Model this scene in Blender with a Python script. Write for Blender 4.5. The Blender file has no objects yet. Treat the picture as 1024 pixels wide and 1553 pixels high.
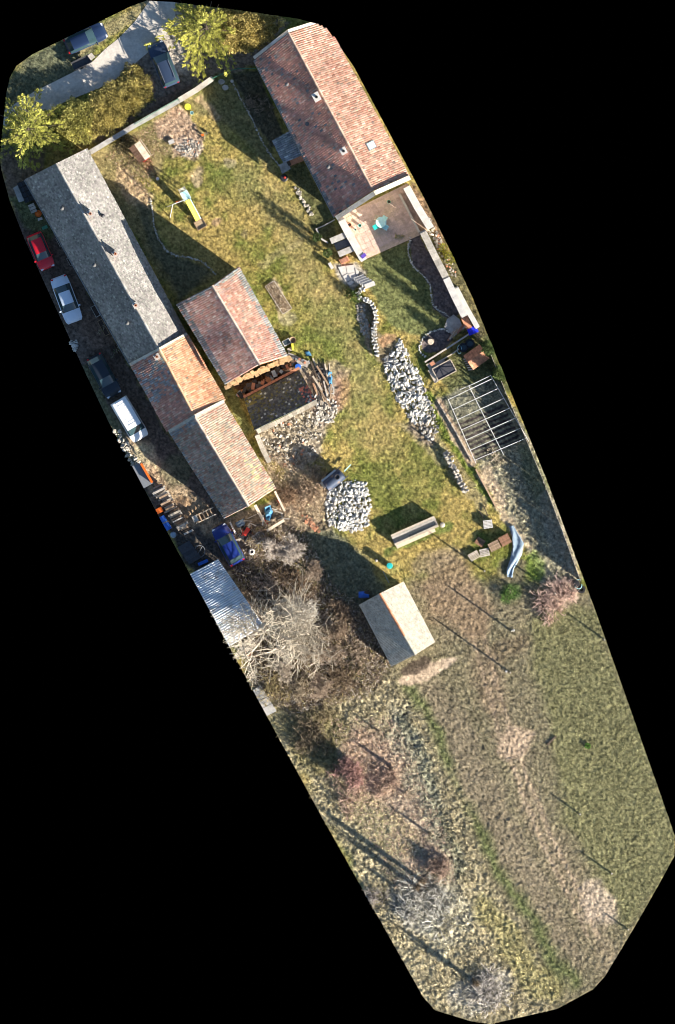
import bpy, bmesh, math, random
import numpy as np
from mathutils import Vector, Matrix
rnd = random.Random(7)
NR = np.random.default_rng(5)
scene = bpy.context.scene
C = scene.collection
S = 16.0                                   # 16 photo pixels to the metre: a survey picture taken straight down
def W(px, py, z=0.0): return Vector(((px - 512) / S, (776.5 - py) / S, z))

# ---------------------------------------------------------------- camera, sky, sun, exposure
cam = bpy.data.objects.new('camera', bpy.data.cameras.new('camera'))
C.objects.link(cam); scene.camera = cam
cam.data.type = 'ORTHO'; cam.data.ortho_scale = 1553 / S
cam.location = (0, 0, 120); cam.rotation_euler = (0, 0, 0)
cam.data.clip_end = 400
SUN_EL = math.radians(18.0)
SUN_H = Vector((0.815, -0.58, 0)).normalized()        # horizontal direction towards the sun
SUN_D = (SUN_H * math.cos(SUN_EL) + Vector((0, 0, math.sin(SUN_EL)))).normalized()
world = bpy.data.worlds.new('World'); scene.world = world; world.use_nodes = True
wn = world.node_tree.nodes
sky = wn.new('ShaderNodeTexSky'); sky.sky_type = 'NISHITA'; sky.sun_disc = False
sky.sun_elevation = SUN_EL
sky.sun_rotation = math.atan2(SUN_H.x, SUN_H.y)
sky.air_density = 1.0; sky.dust_density = 0.3; sky.ozone_density = 3.0
bgn = wn['Background']; bgn.inputs['Strength'].default_value = 0.052
world.node_tree.links.new(sky.outputs[0], bgn.inputs[0])
sun = bpy.data.objects.new('sun', bpy.data.lights.new('sun', 'SUN')); C.objects.link(sun)
sun.data.energy = 5.0; sun.data.angle = math.radians(0.5); sun.data.color = (1.0, 0.92, 0.80)
sun.rotation_euler = SUN_D.to_track_quat('Z', 'Y').to_euler(); sun.location = (40, -30, 60)
vs = scene.view_settings
vs.view_transform = 'Standard'; vs.look = 'None'; vs.gamma = 1.0; vs.use_curve_mapping = False
vs.exposure = 1.78
scene.cycles.filter_width = 1.0

# ---------------------------------------------------------------- outline of the surveyed piece of land (px)
BND = [(222,1),(262,3),(330,12),(400,22),(450,28),(480,36),(497,45),(515,70),(536,100),(562,152),(592,207),(623,262),(656,325),(690,395),
 (716,450),(740,513),(766,580),(796,650),(830,730),(860,810),(888,885),(908,940),(935,1022),(965,1105),(1000,1200),(1023,1266),(1023,1298),
 (1000,1340),(960,1410),(918,1480),(900,1500),(845,1530),(745,1553),(715,1549),(660,1532),(642,1512),(600,1435),(545,1338),(490,1242),
 (437,1145),(385,1045),(335,950),(290,868),(243,787),(203,705),(165,640),(128,562),(98,495),(68,430),(37,362),(15,305),(2,257),(0,238),
 (5,190),(10,140),(15,118),(25,100),(50,82),(100,58),(150,38),(200,9)]
def _hull(p):
    p = sorted(p)
    def half(q):
        h = []
        for a in q:
            while len(h) > 1 and (h[-1][0]-h[-2][0])*(a[1]-h[-2][1])-(h[-1][1]-h[-2][1])*(a[0]-h[-2][0]) <= 0: h.pop()
            h.append(a)
        return h
    return half(p)[:-1] + half(p[::-1])[:-1]
HULL = _hull(BND)                          # the outline is convex to within a pixel or two
HP = []
for i in range(len(HULL)):
    a = W(*HULL[i]); b = W(*HULL[(i+1) % len(HULL)])
    d = b - a; n = Vector((d.y, -d.x, 0)).normalized()
    if n.dot(-a) > 0: n = -n
    HP.append((a, n))                      # n points out
HPn = np.array([[n.x, n.y, n.dot(a)] for a, n in HP])
def inside_w(x, y):                        # world arrays
    return ((x[:, None]*HPn[None, :, 0] + y[:, None]*HPn[None, :, 1]) <= HPn[None, :, 2] + 1e-6).all(1)

# ---------------------------------------------------------------- noise
_T = np.random.default_rng(11).random((8, 256, 256))
def vn(x, y, s, k=0):
    x = x/s + 37.3*k; y = y/s + 11.7*k
    i = np.floor(x).astype(int); j = np.floor(y).astype(int); f = x-i; g = y-j
    f = f*f*(3-2*f); g = g*g*(3-2*g); t = _T[k % 8]
    a = t[j % 256, i % 256]; b = t[j % 256, (i+1) % 256]; c = t[(j+1) % 256, i % 256]; d = t[(j+1) % 256, (i+1) % 256]
    return (a*(1-f)+b*f)*(1-g) + (c*(1-f)+d*f)*g
def fbm(x, y, s, k=0, o=3):
    r = 0; a = 1; t = 0
    for q in range(o):
        r = r + a*vn(x, y, s/2**q, k+q); t += a; a *= .55
    return r/t

# ---------------------------------------------------------------- materials
def mat(name, col=(.5,.5,.5), rough=.85, var=.3, scale=5., bump=0., bscale=None, metal=0., attr=False, orand=0., spec=.25, col2=None, stain=.5, sscale=.8, trans=0.):
    m = bpy.data.materials.new(name); m.use_nodes = True
    nt = m.node_tree; N = nt.nodes; Lk = nt.links.new; p = N['Principled BSDF']
    p.inputs['Roughness'].default_value = rough; p.inputs['Metallic'].default_value = metal
    p.inputs['Specular IOR Level'].default_value = spec
    geo = N.new('ShaderNodeNewGeometry')
    if attr:
        src = N.new('ShaderNodeAttribute'); src.attribute_name = 'Col'; cur = src.outputs['Color']
    else:
        src = N.new('ShaderNodeRGB'); src.outputs[0].default_value = (*col, 1); cur = src.outputs[0]
    if col2:
        n2 = N.new('ShaderNodeTexNoise'); n2.inputs['Scale'].default_value = sscale; n2.inputs['Detail'].default_value = 6
        n2.inputs['Roughness'].default_value = .65
        Lk(geo.outputs['Position'], n2.inputs['Vector'])
        cr = N.new('ShaderNodeValToRGB'); cr.color_ramp.elements[0].position = stain-.1; cr.color_ramp.elements[1].position = stain+.1
        Lk(n2.outputs[0], cr.inputs[0])
        mx = N.new('ShaderNodeMix'); mx.data_type = 'RGBA'; Lk(cr.outputs[0], mx.inputs[0]); Lk(cur, mx.inputs[6]); mx.inputs[7].default_value = (*col2, 1)
        cur = mx.outputs[2]
    if var > 0:
        nz = N.new('ShaderNodeTexNoise'); nz.inputs['Scale'].default_value = scale; nz.inputs['Detail'].default_value = 5; nz.inputs['Roughness'].default_value = .7
        Lk(geo.outputs['Position'], nz.inputs['Vector'])
        mr = N.new('ShaderNodeMapRange'); mr.inputs[1].default_value = .3; mr.inputs[2].default_value = .7
        mr.inputs[3].default_value = 1-var; mr.inputs[4].default_value = 1+var; Lk(nz.outputs[0], mr.inputs[0])
        hs = N.new('ShaderNodeHueSaturation'); Lk(cur, hs.inputs['Color']); Lk(mr.outputs[0], hs.inputs['Value']); cur = hs.outputs[0]
    if orand > 0:
        oi = N.new('ShaderNodeObjectInfo'); mr = N.new('ShaderNodeMapRange'); mr.inputs[3].default_value = 1-orand; mr.inputs[4].default_value = 1+orand
        Lk(oi.outputs['Random'], mr.inputs[0]); hs = N.new('ShaderNodeHueSaturation'); Lk(cur, hs.inputs['Color']); Lk(mr.outputs[0], hs.inputs['Value']); cur = hs.outputs[0]
    Lk(cur, p.inputs['Base Color'])
    if bump > 0:
        nb = N.new('ShaderNodeTexNoise'); nb.inputs['Scale'].default_value = bscale or scale*2; nb.inputs['Detail'].default_value = 4
        Lk(geo.outputs['Position'], nb.inputs['Vector'])
        b = N.new('ShaderNodeBump'); b.inputs['Strength'].default_value = bump; b.inputs['Distance'].default_value = .05
        Lk(nb.outputs[0], b.inputs['Height']); Lk(b.outputs[0], p.inputs['Normal'])
    if trans > 0:
        tr = N.new('ShaderNodeBsdfTranslucent'); Lk(cur, tr.inputs['Color']); ms = N.new('ShaderNodeMixShader'); ms.inputs[0].default_value = trans
        Lk(p.outputs[0], ms.inputs[1]); Lk(tr.outputs[0], ms.inputs[2]); Lk(ms.outputs[0], N['Material Output'].inputs['Surface'])
    return m
M = {}
M['ground'] = mat('ground', attr=True, rough=.95, var=.42, scale=4.5, bump=.9, bscale=7, spec=.1)
M['grass'] = mat('grass', attr=True, rough=.9, var=.2, scale=1.5, spec=.1, trans=.2)
M['leaf'] = mat('leaf', attr=True, rough=.7, var=.25, scale=1.2, spec=.2, trans=.25)
M['twig'] = mat('twig', attr=True, rough=.9, var=.25, scale=3, spec=.1)
M['tile'] = mat('tile', attr=True, rough=.9, var=.28, scale=2.2, bump=.3, spec=.15)
M['slate'] = mat('slate', attr=True, rough=.8, var=.22, scale=2.5, bump=.3, spec=.25)
M['road'] = mat('road', (.56,.515,.455), .95, .2, 3, .4, 25, col2=(.44,.40,.35), stain=.55, sscale=.5)
M['plaster'] = mat('plaster', (.55,.50,.42), .9, .2, 1.2, .3, 8, col2=(.42,.34,.25), stain=.58, sscale=.9)
M['white'] = mat('white', (.52,.495,.455), .8, .15, 2, .2, 8, col2=(.5,.46,.4), stain=.64, sscale=1.2)
M['concrete'] = mat('concrete', (.42,.40,.37), .9, .22, 2, .3, 10, col2=(.28,.26,.23), stain=.58, sscale=1.3)
M['stone'] = mat('stone', (.38,.345,.29), .9, .25, 4, .6, 12, orand=.28)
M['stonewhite'] = mat('stonewhite', (.50,.485,.445), .9, .22, 4, .6, 12, orand=.25)
M['brick'] = mat('brick', (.40,.19,.12), .9, .3, 5, .4, 12, orand=.2)
M['terracotta'] = mat('terracotta', (.46,.21,.12), .85, .3, 4, .3, 10, orand=.25)
M['wood'] = mat('wood', (.33,.23,.15), .85, .3, 5, .3, 14, orand=.25)
M['greywood'] = mat('greywood', (.40,.36,.31), .9, .3, 5, .3, 14, orand=.25)
M['palewood'] = mat('palewood', (.46,.39,.30), .85, .25, 5, .3, 14, orand=.2)
M['brownwood'] = mat('brownwood', (.28,.15,.09), .85, .3, 5, .3, 14, orand=.25)
M['darkwood'] = mat('darkwood', (.10,.075,.055), .9, .3, 5, .3, 14, orand=.25)
M['soil'] = mat('soil', (.075,.055,.045), .95, .4, 6, .8, 20)
M['bark'] = mat('bark', (.20,.165,.13), .95, .3, 5, .5, 15)
M['greymetal'] = mat('greymetal', (.22,.235,.25), .6, .15, 3, metal=.5, col2=(.3,.27,.24), stain=.66, sscale=2)
M['corrugated'] = mat('corrugated', (.55,.58,.62), .45, .15, 2, metal=.55, col2=(.34,.24,.18), stain=.64, sscale=1.1)
M['whitemetal'] = mat('whitemetal', (.62,.62,.61), .5, .1, 3)
M['darkmetal'] = mat('darkmetal', (.05,.05,.055), .55, .3, 4, orand=.2)
M['greenmetal'] = mat('greenmetal', (.08,.27,.17), .5, .15, 3)
M['glass'] = mat('glass', (.025,.05,.06), .06, 0, spec=.6)
M['pane'] = mat('pane', (.05,.07,.08), .08, 0, spec=.6)
M['rubber'] = mat('rubber', (.025,.025,.026), .85, .2, 6)
M['rim'] = mat('rim', (.5,.5,.52), .35, .1, 6, metal=.8)
M['lampclear'] = mat('lampclear', (.75,.77,.8), .15, 0, spec=.6)
M['lampred'] = mat('lampred', (.5,.02,.015), .2, 0, spec=.5)
M['blackplastic'] = mat('blackplastic', (.025,.025,.028), .5, .2, 6)
M['blueplastic'] = mat('blueplastic', (.03,.12,.50), .45, .2, 4)
M['bluevivid'] = mat('bluevivid', (.015,.03,.60), .45, .2, 4)
M['turquoise'] = mat('turquoise', (.03,.42,.40), .4, .15, 4)
M['aqua'] = mat('aqua', (.45,.72,.72), .45, .12, 4)
M['yellow'] = mat('yellow', (.72,.66,.08), .4, .12, 3)
M['lime'] = mat('lime', (.62,.66,.06), .5, .15, 4)
M['orange'] = mat('orange', (.62,.13,.02), .45, .2, 4)
M['red'] = mat('red', (.45,.04,.03), .5, .25, 4)
M['tarp'] = mat('tarp', (.22,.29,.36), .6, .25, 3, .5, 6)
M['bluetarp'] = mat('bluetarp', (.05,.17,.30), .6, .25, 3, .5, 6)
M['fibre'] = mat('fibre', (.42,.385,.32), .9, .3, 2.2, .4, 14, col2=(.13,.125,.105), stain=.63, sscale=6.5)
M['mossdeck'] = mat('mossdeck', (.10,.11,.10), .9, .4, 3, .5, 10, col2=(.09,.11,.04), stain=.55, sscale=.8)
def paint(name, c, metal=.0): M[name] = mat(name, c, .28, .04, 2, metal=metal, spec=.5); return M[name]
paint('paint_navy', (.035,.055,.10), .2); paint('paint_red', (.62,.015,.03)); paint('paint_silver', (.62,.70,.80), 0)
paint('paint_charcoal', (.02,.028,.04), .1); paint('paint_white', (.86,.86,.85)); paint('paint_blue', (.012,.028,.17), .1); paint('paint_pickup', (.015,.03,.075), .1)

# ---------------------------------------------------------------- mesh building
class MB:
    def __init__(s): s.v = []; s.f = []; s.c = []; s.col = (.5,.5,.5)
    def add(s, vs_, fs):
        o = len(s.v)
        for v in vs_: s.v.append(tuple(v)); s.c.append(s.col)
        for f in fs: s.f.append(tuple(i+o for i in f))
        return s
    def box(s, c, size, rz=0, mtx=None):
        sx, sy, sz = size[0]/2, size[1]/2, size[2]/2
        R = mtx or Matrix.Rotation(rz, 3, 'Z'); c = Vector(c)
        vs_ = [c + R @ Vector((x*sx, y*sy, z*sz)) for z in (-1,1) for x, y in ((-1,-1),(1,-1),(1,1),(-1,1))]
        return s.add(vs_, [(3,2,1,0),(4,5,6,7),(0,1,5,4),(1,2,6,5),(2,3,7,6),(3,0,4,7)])
    def beam(s, a, b, w, h, up=Vector((0,0,1))):
        a = Vector(a); b = Vector(b); d = b-a; x = d.normalized()
        if abs(x.dot(up)) > .98: up = Vector((1,0,0))
        y = up.cross(x).normalized(); z = x.cross(y)
        return s.box((a+b)/2, (d.length, w, h), mtx=Matrix((x, y, z)).transposed())
    def prism(s, poly, z0, z1):
        n = len(poly)
        zz0 = z0 if hasattr(z0, '__len__') else [z0]*n; zz1 = z1 if hasattr(z1, '__len__') else [z1]*n
        ar = sum(poly[i][0]*poly[(i+1) % n][1]-poly[(i+1) % n][0]*poly[i][1] for i in range(n))
        idx = list(range(n)) if ar > 0 else list(range(n))[::-1]
        vs_ = [(poly[i][0], poly[i][1], zz0[i]) for i in idx] + [(poly[i][0], poly[i][1], zz1[i]) for i in idx]
        fs = [tuple(range(n))[::-1], tuple(range(n, 2*n))] + [(i, (i+1) % n, n+(i+1) % n, n+i) for i in range(n)]
        return s.add(vs_, fs)
    def tube(s, a, b, r0, r1=None, n=6, cap=True):
        r1 = r0 if r1 is None else r1
        a = Vector(a); b = Vector(b); x = (b-a).normalized(); up = Vector((0,0,1)) if abs(x.z) < .95 else Vector((1,0,0))
        y = up.cross(x).normalized(); z = x.cross(y)
        vs_ = []
        for p, r in ((a, r0), (b, r1)):
            for k in range(n):
                t = 2*math.pi*k/n; vs_.append(p + y*math.cos(t)*r + z*math.sin(t)*r)
        fs = [(k, (k+1) % n, n+(k+1) % n, n+k) for k in range(n)]
        if cap: fs += [tuple(range(n))[::-1], tuple(range(n, 2*n))]
        return s.add(vs_, fs)
    def path(s, pts, r, n=6):
        for a, b in zip(pts, pts[1:]): s.tube(a, b, r, r, n)
        return s
    def lathe(s, c, prof, n=16, axis='Z'):
        c = Vector(c); vs_ = []
        for r, h in prof:
            for k in range(n):
                t = 2*math.pi*k/n; p = Vector((r*math.cos(t), r*math.sin(t), h))
                if axis == 'Y': p = Vector((p.x, p.z, -p.y))
                if axis == 'X': p = Vector((p.z, p.y, -p.x))
                vs_.append(c+p)
        fs = []
        for j in range(len(prof)-1):
            for k in range(n): fs.append((j*n+k, j*n+(k+1) % n, (j+1)*n+(k+1) % n, (j+1)*n+k))
        fs += [tuple(range(n))[::-1], tuple(range((len(prof)-1)*n, len(prof)*n))]
        return s.add(vs_, fs)
    def build(s, name, m, parent=None, local=False, smooth=False, clip=False, attr=False):
        off = Vector((0,0,0))
        if parent is not None and not local:
            r = parent
            while r.parent: r = r.parent
            off = r.location
        me = bpy.data.meshes.new(name)
        me.from_pydata([(v[0]-off.x, v[1]-off.y, v[2]-off.z) for v in s.v], [], s.f)
        if attr:
            a = me.attributes.new('Col', 'FLOAT_COLOR', 'POINT')
            a.data.foreach_set('color', np.array([(*c, 1) for c in s.c], 'f').ravel())
        return obj(name, me, m, parent, smooth, clip)
def obj(name, me, m, parent=None, smooth=False, clip=False):
    if smooth:
        me.polygons.foreach_set('use_smooth', [True]*len(me.polygons))
        me.set_sharp_from_angle(angle=math.radians(38))
    me.materials.append(M[m] if isinstance(m, str) else m)
    o = bpy.data.objects.new(name, me); C.objects.link(o)
    if parent is not None: o.parent = parent
    if clip:
        r = o
        mw = Matrix.Identity(4)
        while r.parent: r = r.parent
        if r is not o: mw = Matrix.Translation(r.location) @ r.rotation_euler.to_matrix().to_4x4()
        cut(me, mw)
    return o
def cut(me, mw):
    """end a mesh where the surveyed land ends, closing the cut"""
    bm = bmesh.new(); bm.from_mesh(me); inv = mw.inverted(); r3 = inv.to_3x3()
    for a, n in HP:
        if max(((mw @ v.co - a).dot(n) for v in bm.verts), default=-1) > 0:
            g = bm.verts[:]+bm.edges[:]+bm.faces[:]
            res = bmesh.ops.bisect_plane(bm, geom=g, plane_co=inv @ a, plane_no=r3 @ n, clear_outer=True)
            ed = [e for e in res['geom_cut'] if isinstance(e, bmesh.types.BMEdge)]
            if ed:
                try: bmesh.ops.holes_fill(bm, edges=ed, sides=60)
                except Exception: pass
    bm.to_mesh(me); bm.free()
def npmesh(name, v, f, m, parent=None, col=None, smooth=False, clip=True):
    """big meshes straight from arrays; faces that would lie past the edge of the land are left off"""
    v = np.asarray(v, 'f'); f = np.asarray(f)
    if clip:
        cen = v[f].mean(1); f = f[inside_w(cen[:, 0], cen[:, 1])]
    if parent is not None:
        r = parent
        while r.parent: r = r.parent
        v = v - np.array(r.location, 'f')
    me = bpy.data.meshes.new(name); k = f.shape[1]
    me.vertices.add(len(v)); me.vertices.foreach_set('co', v.ravel())
    me.loops.add(f.size); me.loops.foreach_set('vertex_index', f.astype('i').ravel())
    me.polygons.add(len(f)); me.polygons.foreach_set('loop_start', np.arange(0, f.size, k, dtype='i'))
    me.update(calc_edges=True); me.validate()
    if col is not None:
        a = me.attributes.new('Col', 'FLOAT_COLOR', 'POINT')
        c4 = np.ones((len(v), 4), 'f'); c4[:, :3] = col; a.data.foreach_set('color', c4.ravel())
    if smooth: me.polygons.foreach_set('use_smooth', [True]*len(me.polygons))
    return obj(name, me, m, parent)
def thing(name, label, cat, loc, rz=0, group=None):
    o = bpy.data.objects.new(name, None); C.objects.link(o); o.location = loc; o.rotation_euler = (0,0,rz)
    o.empty_display_size = .3
    return tag(o, label, cat, group)
def tag(o, label, cat, group=None):
    o['label'] = label; o['category'] = cat
    if group: o['group'] = group
    return o
def stuff(o, label=None, cat=None):
    o['kind'] = 'stuff'
    if label: o['label'] = label; o['category'] = cat
    return o
def struct(o, label=None):
    o['kind'] = 'structure'
    if label: o['label'] = label
    return o
def heading(dx, dy): return math.atan2(-dy, dx)      # pixel direction to world angle

# ---------------------------------------------------------------- the ground: soil, grass and litter zones
def seg_dist(X, Y, pts, closed):
    d = np.full(X.shape, 1e9); n = len(pts)
    for i in range(n if closed else n-1):
        ax, ay = pts[i]; bx, by = pts[(i+1) % n]; dx, dy = bx-ax, by-ay
        t = np.clip(((X-ax)*dx+(Y-ay)*dy)/max(dx*dx+dy*dy, 1e-9), 0, 1)
        d = np.minimum(d, np.hypot(X-ax-t*dx, Y-ay-t*dy))
    return d
def in_poly(X, Y, pts):
    r = np.zeros(X.shape, bool); n = len(pts)
    for i in range(n):
        ax, ay = pts[i]; bx, by = pts[(i+1) % n]
        if ay == by: continue
        r ^= ((ay > Y) != (by > Y)) & (X < (bx-ax)*(Y-ay)/(by-ay)+ax)
    return r
LAYERS = []
def P_(pts, col, soft=6, a=1., bump=.03, tuft=1., warp=7): LAYERS.append(('p', pts, col, soft, a, bump, tuft, warp, 0))
def K_(pts, w, col, soft=6, a=1., bump=.03, tuft=1., warp=7): LAYERS.append(('k', pts, col, soft, a, bump, tuft, warp, w))
def E_(cx, cy, rx, ry, ang, col, soft=6, a=1., bump=.03, tuft=1., warp=7):
    c, s_ = math.cos(math.radians(ang)), math.sin(math.radians(ang))
    P_([(cx+rx*math.cos(t)*c-ry*math.sin(t)*s_, cy+rx*math.cos(t)*s_+ry*math.sin(t)*c) for t in [i*math.pi/8 for i in range(16)]], col, soft, a, bump, tuft, warp)
DRY = (.36,.275,.095); GREEN = (.115,.145,.03); OLIVE = (.275,.215,.072); DIRT = (.20,.145,.095); DARKD = (.085,.066,.052)
PALE = (.40,.35,.22); PINK = (.38,.285,.20); MULCH = (.13,.105,.10); LITTER = (.30,.195,.115)
# the meadow in the foreground
P_([(560,1030),(620,880),(800,880),(900,900),(1040,1270),(900,1560),(600,1560),(520,1100)], (.205,.178,.112), 25, 1, .042, 1.6)
P_([(800,940),(900,915),(1040,1270),(960,1420),(860,1250)], (.185,.177,.088), 30, .9, .040, 1.6, 20)
K_([(745,1010),(775,1110),(800,1190),(835,1280),(890,1380),(925,1470)], 16, (.27,.21,.145), 30, .5, .05, .5, 25)
K_([(650,1060),(700,1140),(745,1230),(800,1330),(860,1450)], 26, (.225,.18,.125), 30, .6, .05, .5, 25)
K_([(620,1050),(655,1110),(690,1190),(735,1280),(790,1370),(835,1450),(870,1500)], 9, (.11,.145,.045), 24, .75, .05, 1.5, 20)
for dx_ in (-9, 9): K_([(722+dx_,960),(740+dx_,1020),(757+dx_,1080),(776+dx_,1140),(800+dx_,1200),(832+dx_,1280),(868+dx_,1350),(900+dx_,1420)], 3, (.36,.275,.19), 7, .7, .05, .4, 5)
E_(778,1125,22,30,60, PINK, 12, .8, .05, .2, 14); E_(905,1370,38,26,60, (.40,.32,.24), 16, .8, .05, .3, 16)
E_(690,905,75,45,55, (.21,.150,.095), 25, .9, .04, .25, 20); E_(660,850,40,18,-20, (.24,.185,.115), 14, .7, .04, .5, 12)
E_(770,985,38,18,-35, (.16,.125,.08), 14, .8, .06, .6, 14); E_(740,1030,25,60,-15, DIRT, 20, .5, .05, .5)
E_(668,1010,26,8,-25, (.46,.36,.26), 4, 1, .01, 0, 3); E_(640,1022,38,12,-25, (.40,.31,.22), 5, 1, .01, 0, 4); E_(632,1010,26,10,-25, (.06,.045,.035), 5, .9, .02, 0, 4)
# rough bank with tussocks on the lower left
P_([(560,1010),(620,1050),(668,1140),(700,1230),(745,1330),(800,1440),(850,1520),(760,1556),(640,1530),(540,1340),(430,1140),(370,1030),(480,990)], (.34,.295,.19), 22, .95, .10, 1.0, 22)
P_([(590,1060),(640,1130),(670,1230),(700,1320),(720,1420),(660,1450),(610,1330),(580,1200)], (.36,.335,.25), 16, .8, .13, .8, 16)
K_([(612,1085),(640,1150),(655,1210),(680,1270),(700,1330)], 10, (.17,.18,.13), 14, .6, .14, .7, 12)
E_(565,1150,55,38,50, (.36,.25,.18), 22, .8, .07, .5, 18); E_(600,1225,60,30,45, (.40,.30,.22), 20, .7, .07, .5, 18); E_(640,1295,50,26,40, (.38,.27,.20), 18, .7, .07, .5, 16)
E_(480,1120,45,55,-20, (.17,.15,.075), 20, .85, .10, 1, 16); E_(440,1090,40,28,30, (.26,.225,.12), 16, .7, .06, 1, 14); E_(590,1260,60,30,40, (.33,.30,.15), 20, .5, .07, 1, 16)  # first patch: a cast shadow put into the ground colour
E_(640,1370,50,45,30, (.28,.275,.24), 20, .7, .09, .6, 18); E_(730,1505,50,30,-20, (.31,.295,.26), 18, .7, .08, .5, 16)
K_([(735,1380),(780,1440),(830,1500)], 22, (.30,.27,.11), 18, .6, .08, 1.2, 16)
# thicket and scrap yard on the left
P_([(375,790),(455,775),(500,800),(560,870),(600,1000),(560,1050),(440,1080),(395,1050),(340,950),(320,870)], (.15,.115,.08), 16, 1, .14, .6, 16)
P_([(430,800),(500,800),(560,850),(590,900),(545,930),(460,870)], (.15,.155,.10), 14, .9, .05, 1, 14)
E_(540,955,40,28,45, (.28,.22,.16), 12, .7, .12, .3, 12); E_(500,1000,50,35,30, (.22,.17,.115), 16, .7, .12, .4, 14); E_(540,1005,16,30,-20, (.13,.16,.06), 10, .6, .06, 1.4)
P_([(355,860),(385,910),(400,945),(385,960),(360,930),(340,890)], (.45,.37,.25), 6, .7, .05, .1, 6)
P_([(390,650),(430,740),(500,740),(500,800),(440,800),(418,745)], (.33,.255,.165), 12, .9, .07, .4, 12)
E_(470,735,40,26,20, (.36,.28,.19), 14, .7, .08, .3, 12); E_(440,760,22,26,0, (.24,.15,.09), 12, .7, .07, .2)
P_([(385,650),(470,605),(500,640),(490,690),(440,720),(400,690)], (.29,.24,.18), 10, .9, .06, .2, 8)
P_([(440,560),(480,545),(515,575),(515,620),(490,650),(460,610)], (.24,.185,.14), 10, .95, .05, .1, 8)
E_(520,590,12,30,5, (.30,.17,.11), 8, .7, .04, .3); E_(510,560,22,14,20, (.26,.20,.14), 8, .7, .04, .3)
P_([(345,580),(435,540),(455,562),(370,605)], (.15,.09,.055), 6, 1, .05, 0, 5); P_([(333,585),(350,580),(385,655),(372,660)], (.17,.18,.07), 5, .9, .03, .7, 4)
# driveway on the far left
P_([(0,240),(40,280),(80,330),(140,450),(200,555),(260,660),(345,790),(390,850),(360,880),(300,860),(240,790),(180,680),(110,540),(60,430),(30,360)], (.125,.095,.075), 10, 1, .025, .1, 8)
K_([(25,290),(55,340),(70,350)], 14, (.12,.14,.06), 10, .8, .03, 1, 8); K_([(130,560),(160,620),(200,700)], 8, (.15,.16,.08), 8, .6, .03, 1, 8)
P_([(185,655),(225,668),(290,745),(345,800),(300,830),(240,760)], (.34,.255,.165), 12, .95, .05, .3, 10); E_(223,690,22,14,45, (.42,.37,.24), 10, .8, .04, .8, 8)  # pale ground along the house shadow's edge: sunlight put into the colour
E_(285,775,26,16,40, (.36,.23,.13), 10, .7, .04, .1); E_(150,500,30,30,40, (.17,.115,.085), 14, .7, .03, .1); E_(265,715,26,22,30, (.12,.12,.07), 10, .7, .03, .3)
K_([(345,880),(380,930)], 10, (.42,.33,.2), 6, .8, .03, .2)
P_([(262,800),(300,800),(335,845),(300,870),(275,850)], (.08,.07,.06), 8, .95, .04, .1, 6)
P_([(330,790),(440,750),(450,800),(400,860),(370,860)], (.20,.155,.11), 8, .95, .05, .1, 8)
# lane and verge at the top
P_([(0,250),(10,120),(50,80),(160,30),(120,120),(60,160),(30,260)], (.12,.125,.075), 14, 1, .03, 1, 10)
K_([(120,75),(190,30),(225,5)], 10, (.27,.23,.12), 8, .9, .02, .6, 6)
P_([(190,70),(260,0),(440,30),(390,100),(330,115),(150,215),(100,200),(180,130)], (.21,.165,.125), 10, 1, .025, .15, 8)
P_([(225,0),(262,0),(295,55),(285,110),(240,120),(225,60)], (.44,.39,.33), 12, .9, .02, 0, 6)
E_(260,150,40,10,-28, (.16,.11,.08), 8, .8, .03, .1); P_([(0,225),(70,225),(60,300),(10,300)], (.17,.12,.085), 10, .9, .03, .1, 6)
# garden beds between the houses
P_([(140,235),(270,158),(312,205),(305,240),(250,235),(240,270),(200,265),(232,300),(235,330),(250,375),(330,415),(270,460),(140,250)], (.23,.19,.095), 10, .8, .03, .9, 8)
P_([(180,245),(205,270),(232,300),(225,318),(195,310),(175,275)], (.42,.31,.18), 8, .9, .05, .2, 6); P_([(205,305),(228,318),(235,350),(255,385),(320,410),(275,455),(225,370)], (.13,.125,.075), 8, .85, .03, .7, 6)
P_([(235,185),(275,160),(300,185),(312,215),(300,238),(262,238),(262,218),(240,210)], (.41,.295,.205), 8, .95, .06, .1, 8); E_(288,222,22,14,10, (.46,.36,.28), 8, .8, .07, .1, 6)
P_([(270,158),(300,140),(330,118),(365,112),(420,245),(405,250),(350,190)], (.17,.15,.075), 10, .7, .025, .8, 6); K_([(303,150),(330,178)], 6, (.34,.25,.15), 6, .7, .02, .4, 4)
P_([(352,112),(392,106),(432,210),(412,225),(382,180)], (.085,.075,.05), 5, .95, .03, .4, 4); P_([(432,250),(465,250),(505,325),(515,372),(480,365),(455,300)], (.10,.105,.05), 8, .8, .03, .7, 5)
P_([(405,430),(418,422),(438,470),(448,480),(440,492),(425,488)], (.33,.26,.165), 5, .95, .06, .1, 5); E_(437,483,14,11,0, (.36,.30,.20), 5, .8, .05, .3, 4)
E_(348,247,12,8,0, (.36,.29,.2), 5, .7, .03, .3); E_(300,268,8,14,10, (.40,.31,.2), 5, .7, .03, .2); E_(328,335,8,6,0, (.34,.22,.14), 4, .7, .03, .2); E_(370,353,7,7,0, (.2,.16,.09), 4, .6, .03, .3)
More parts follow.
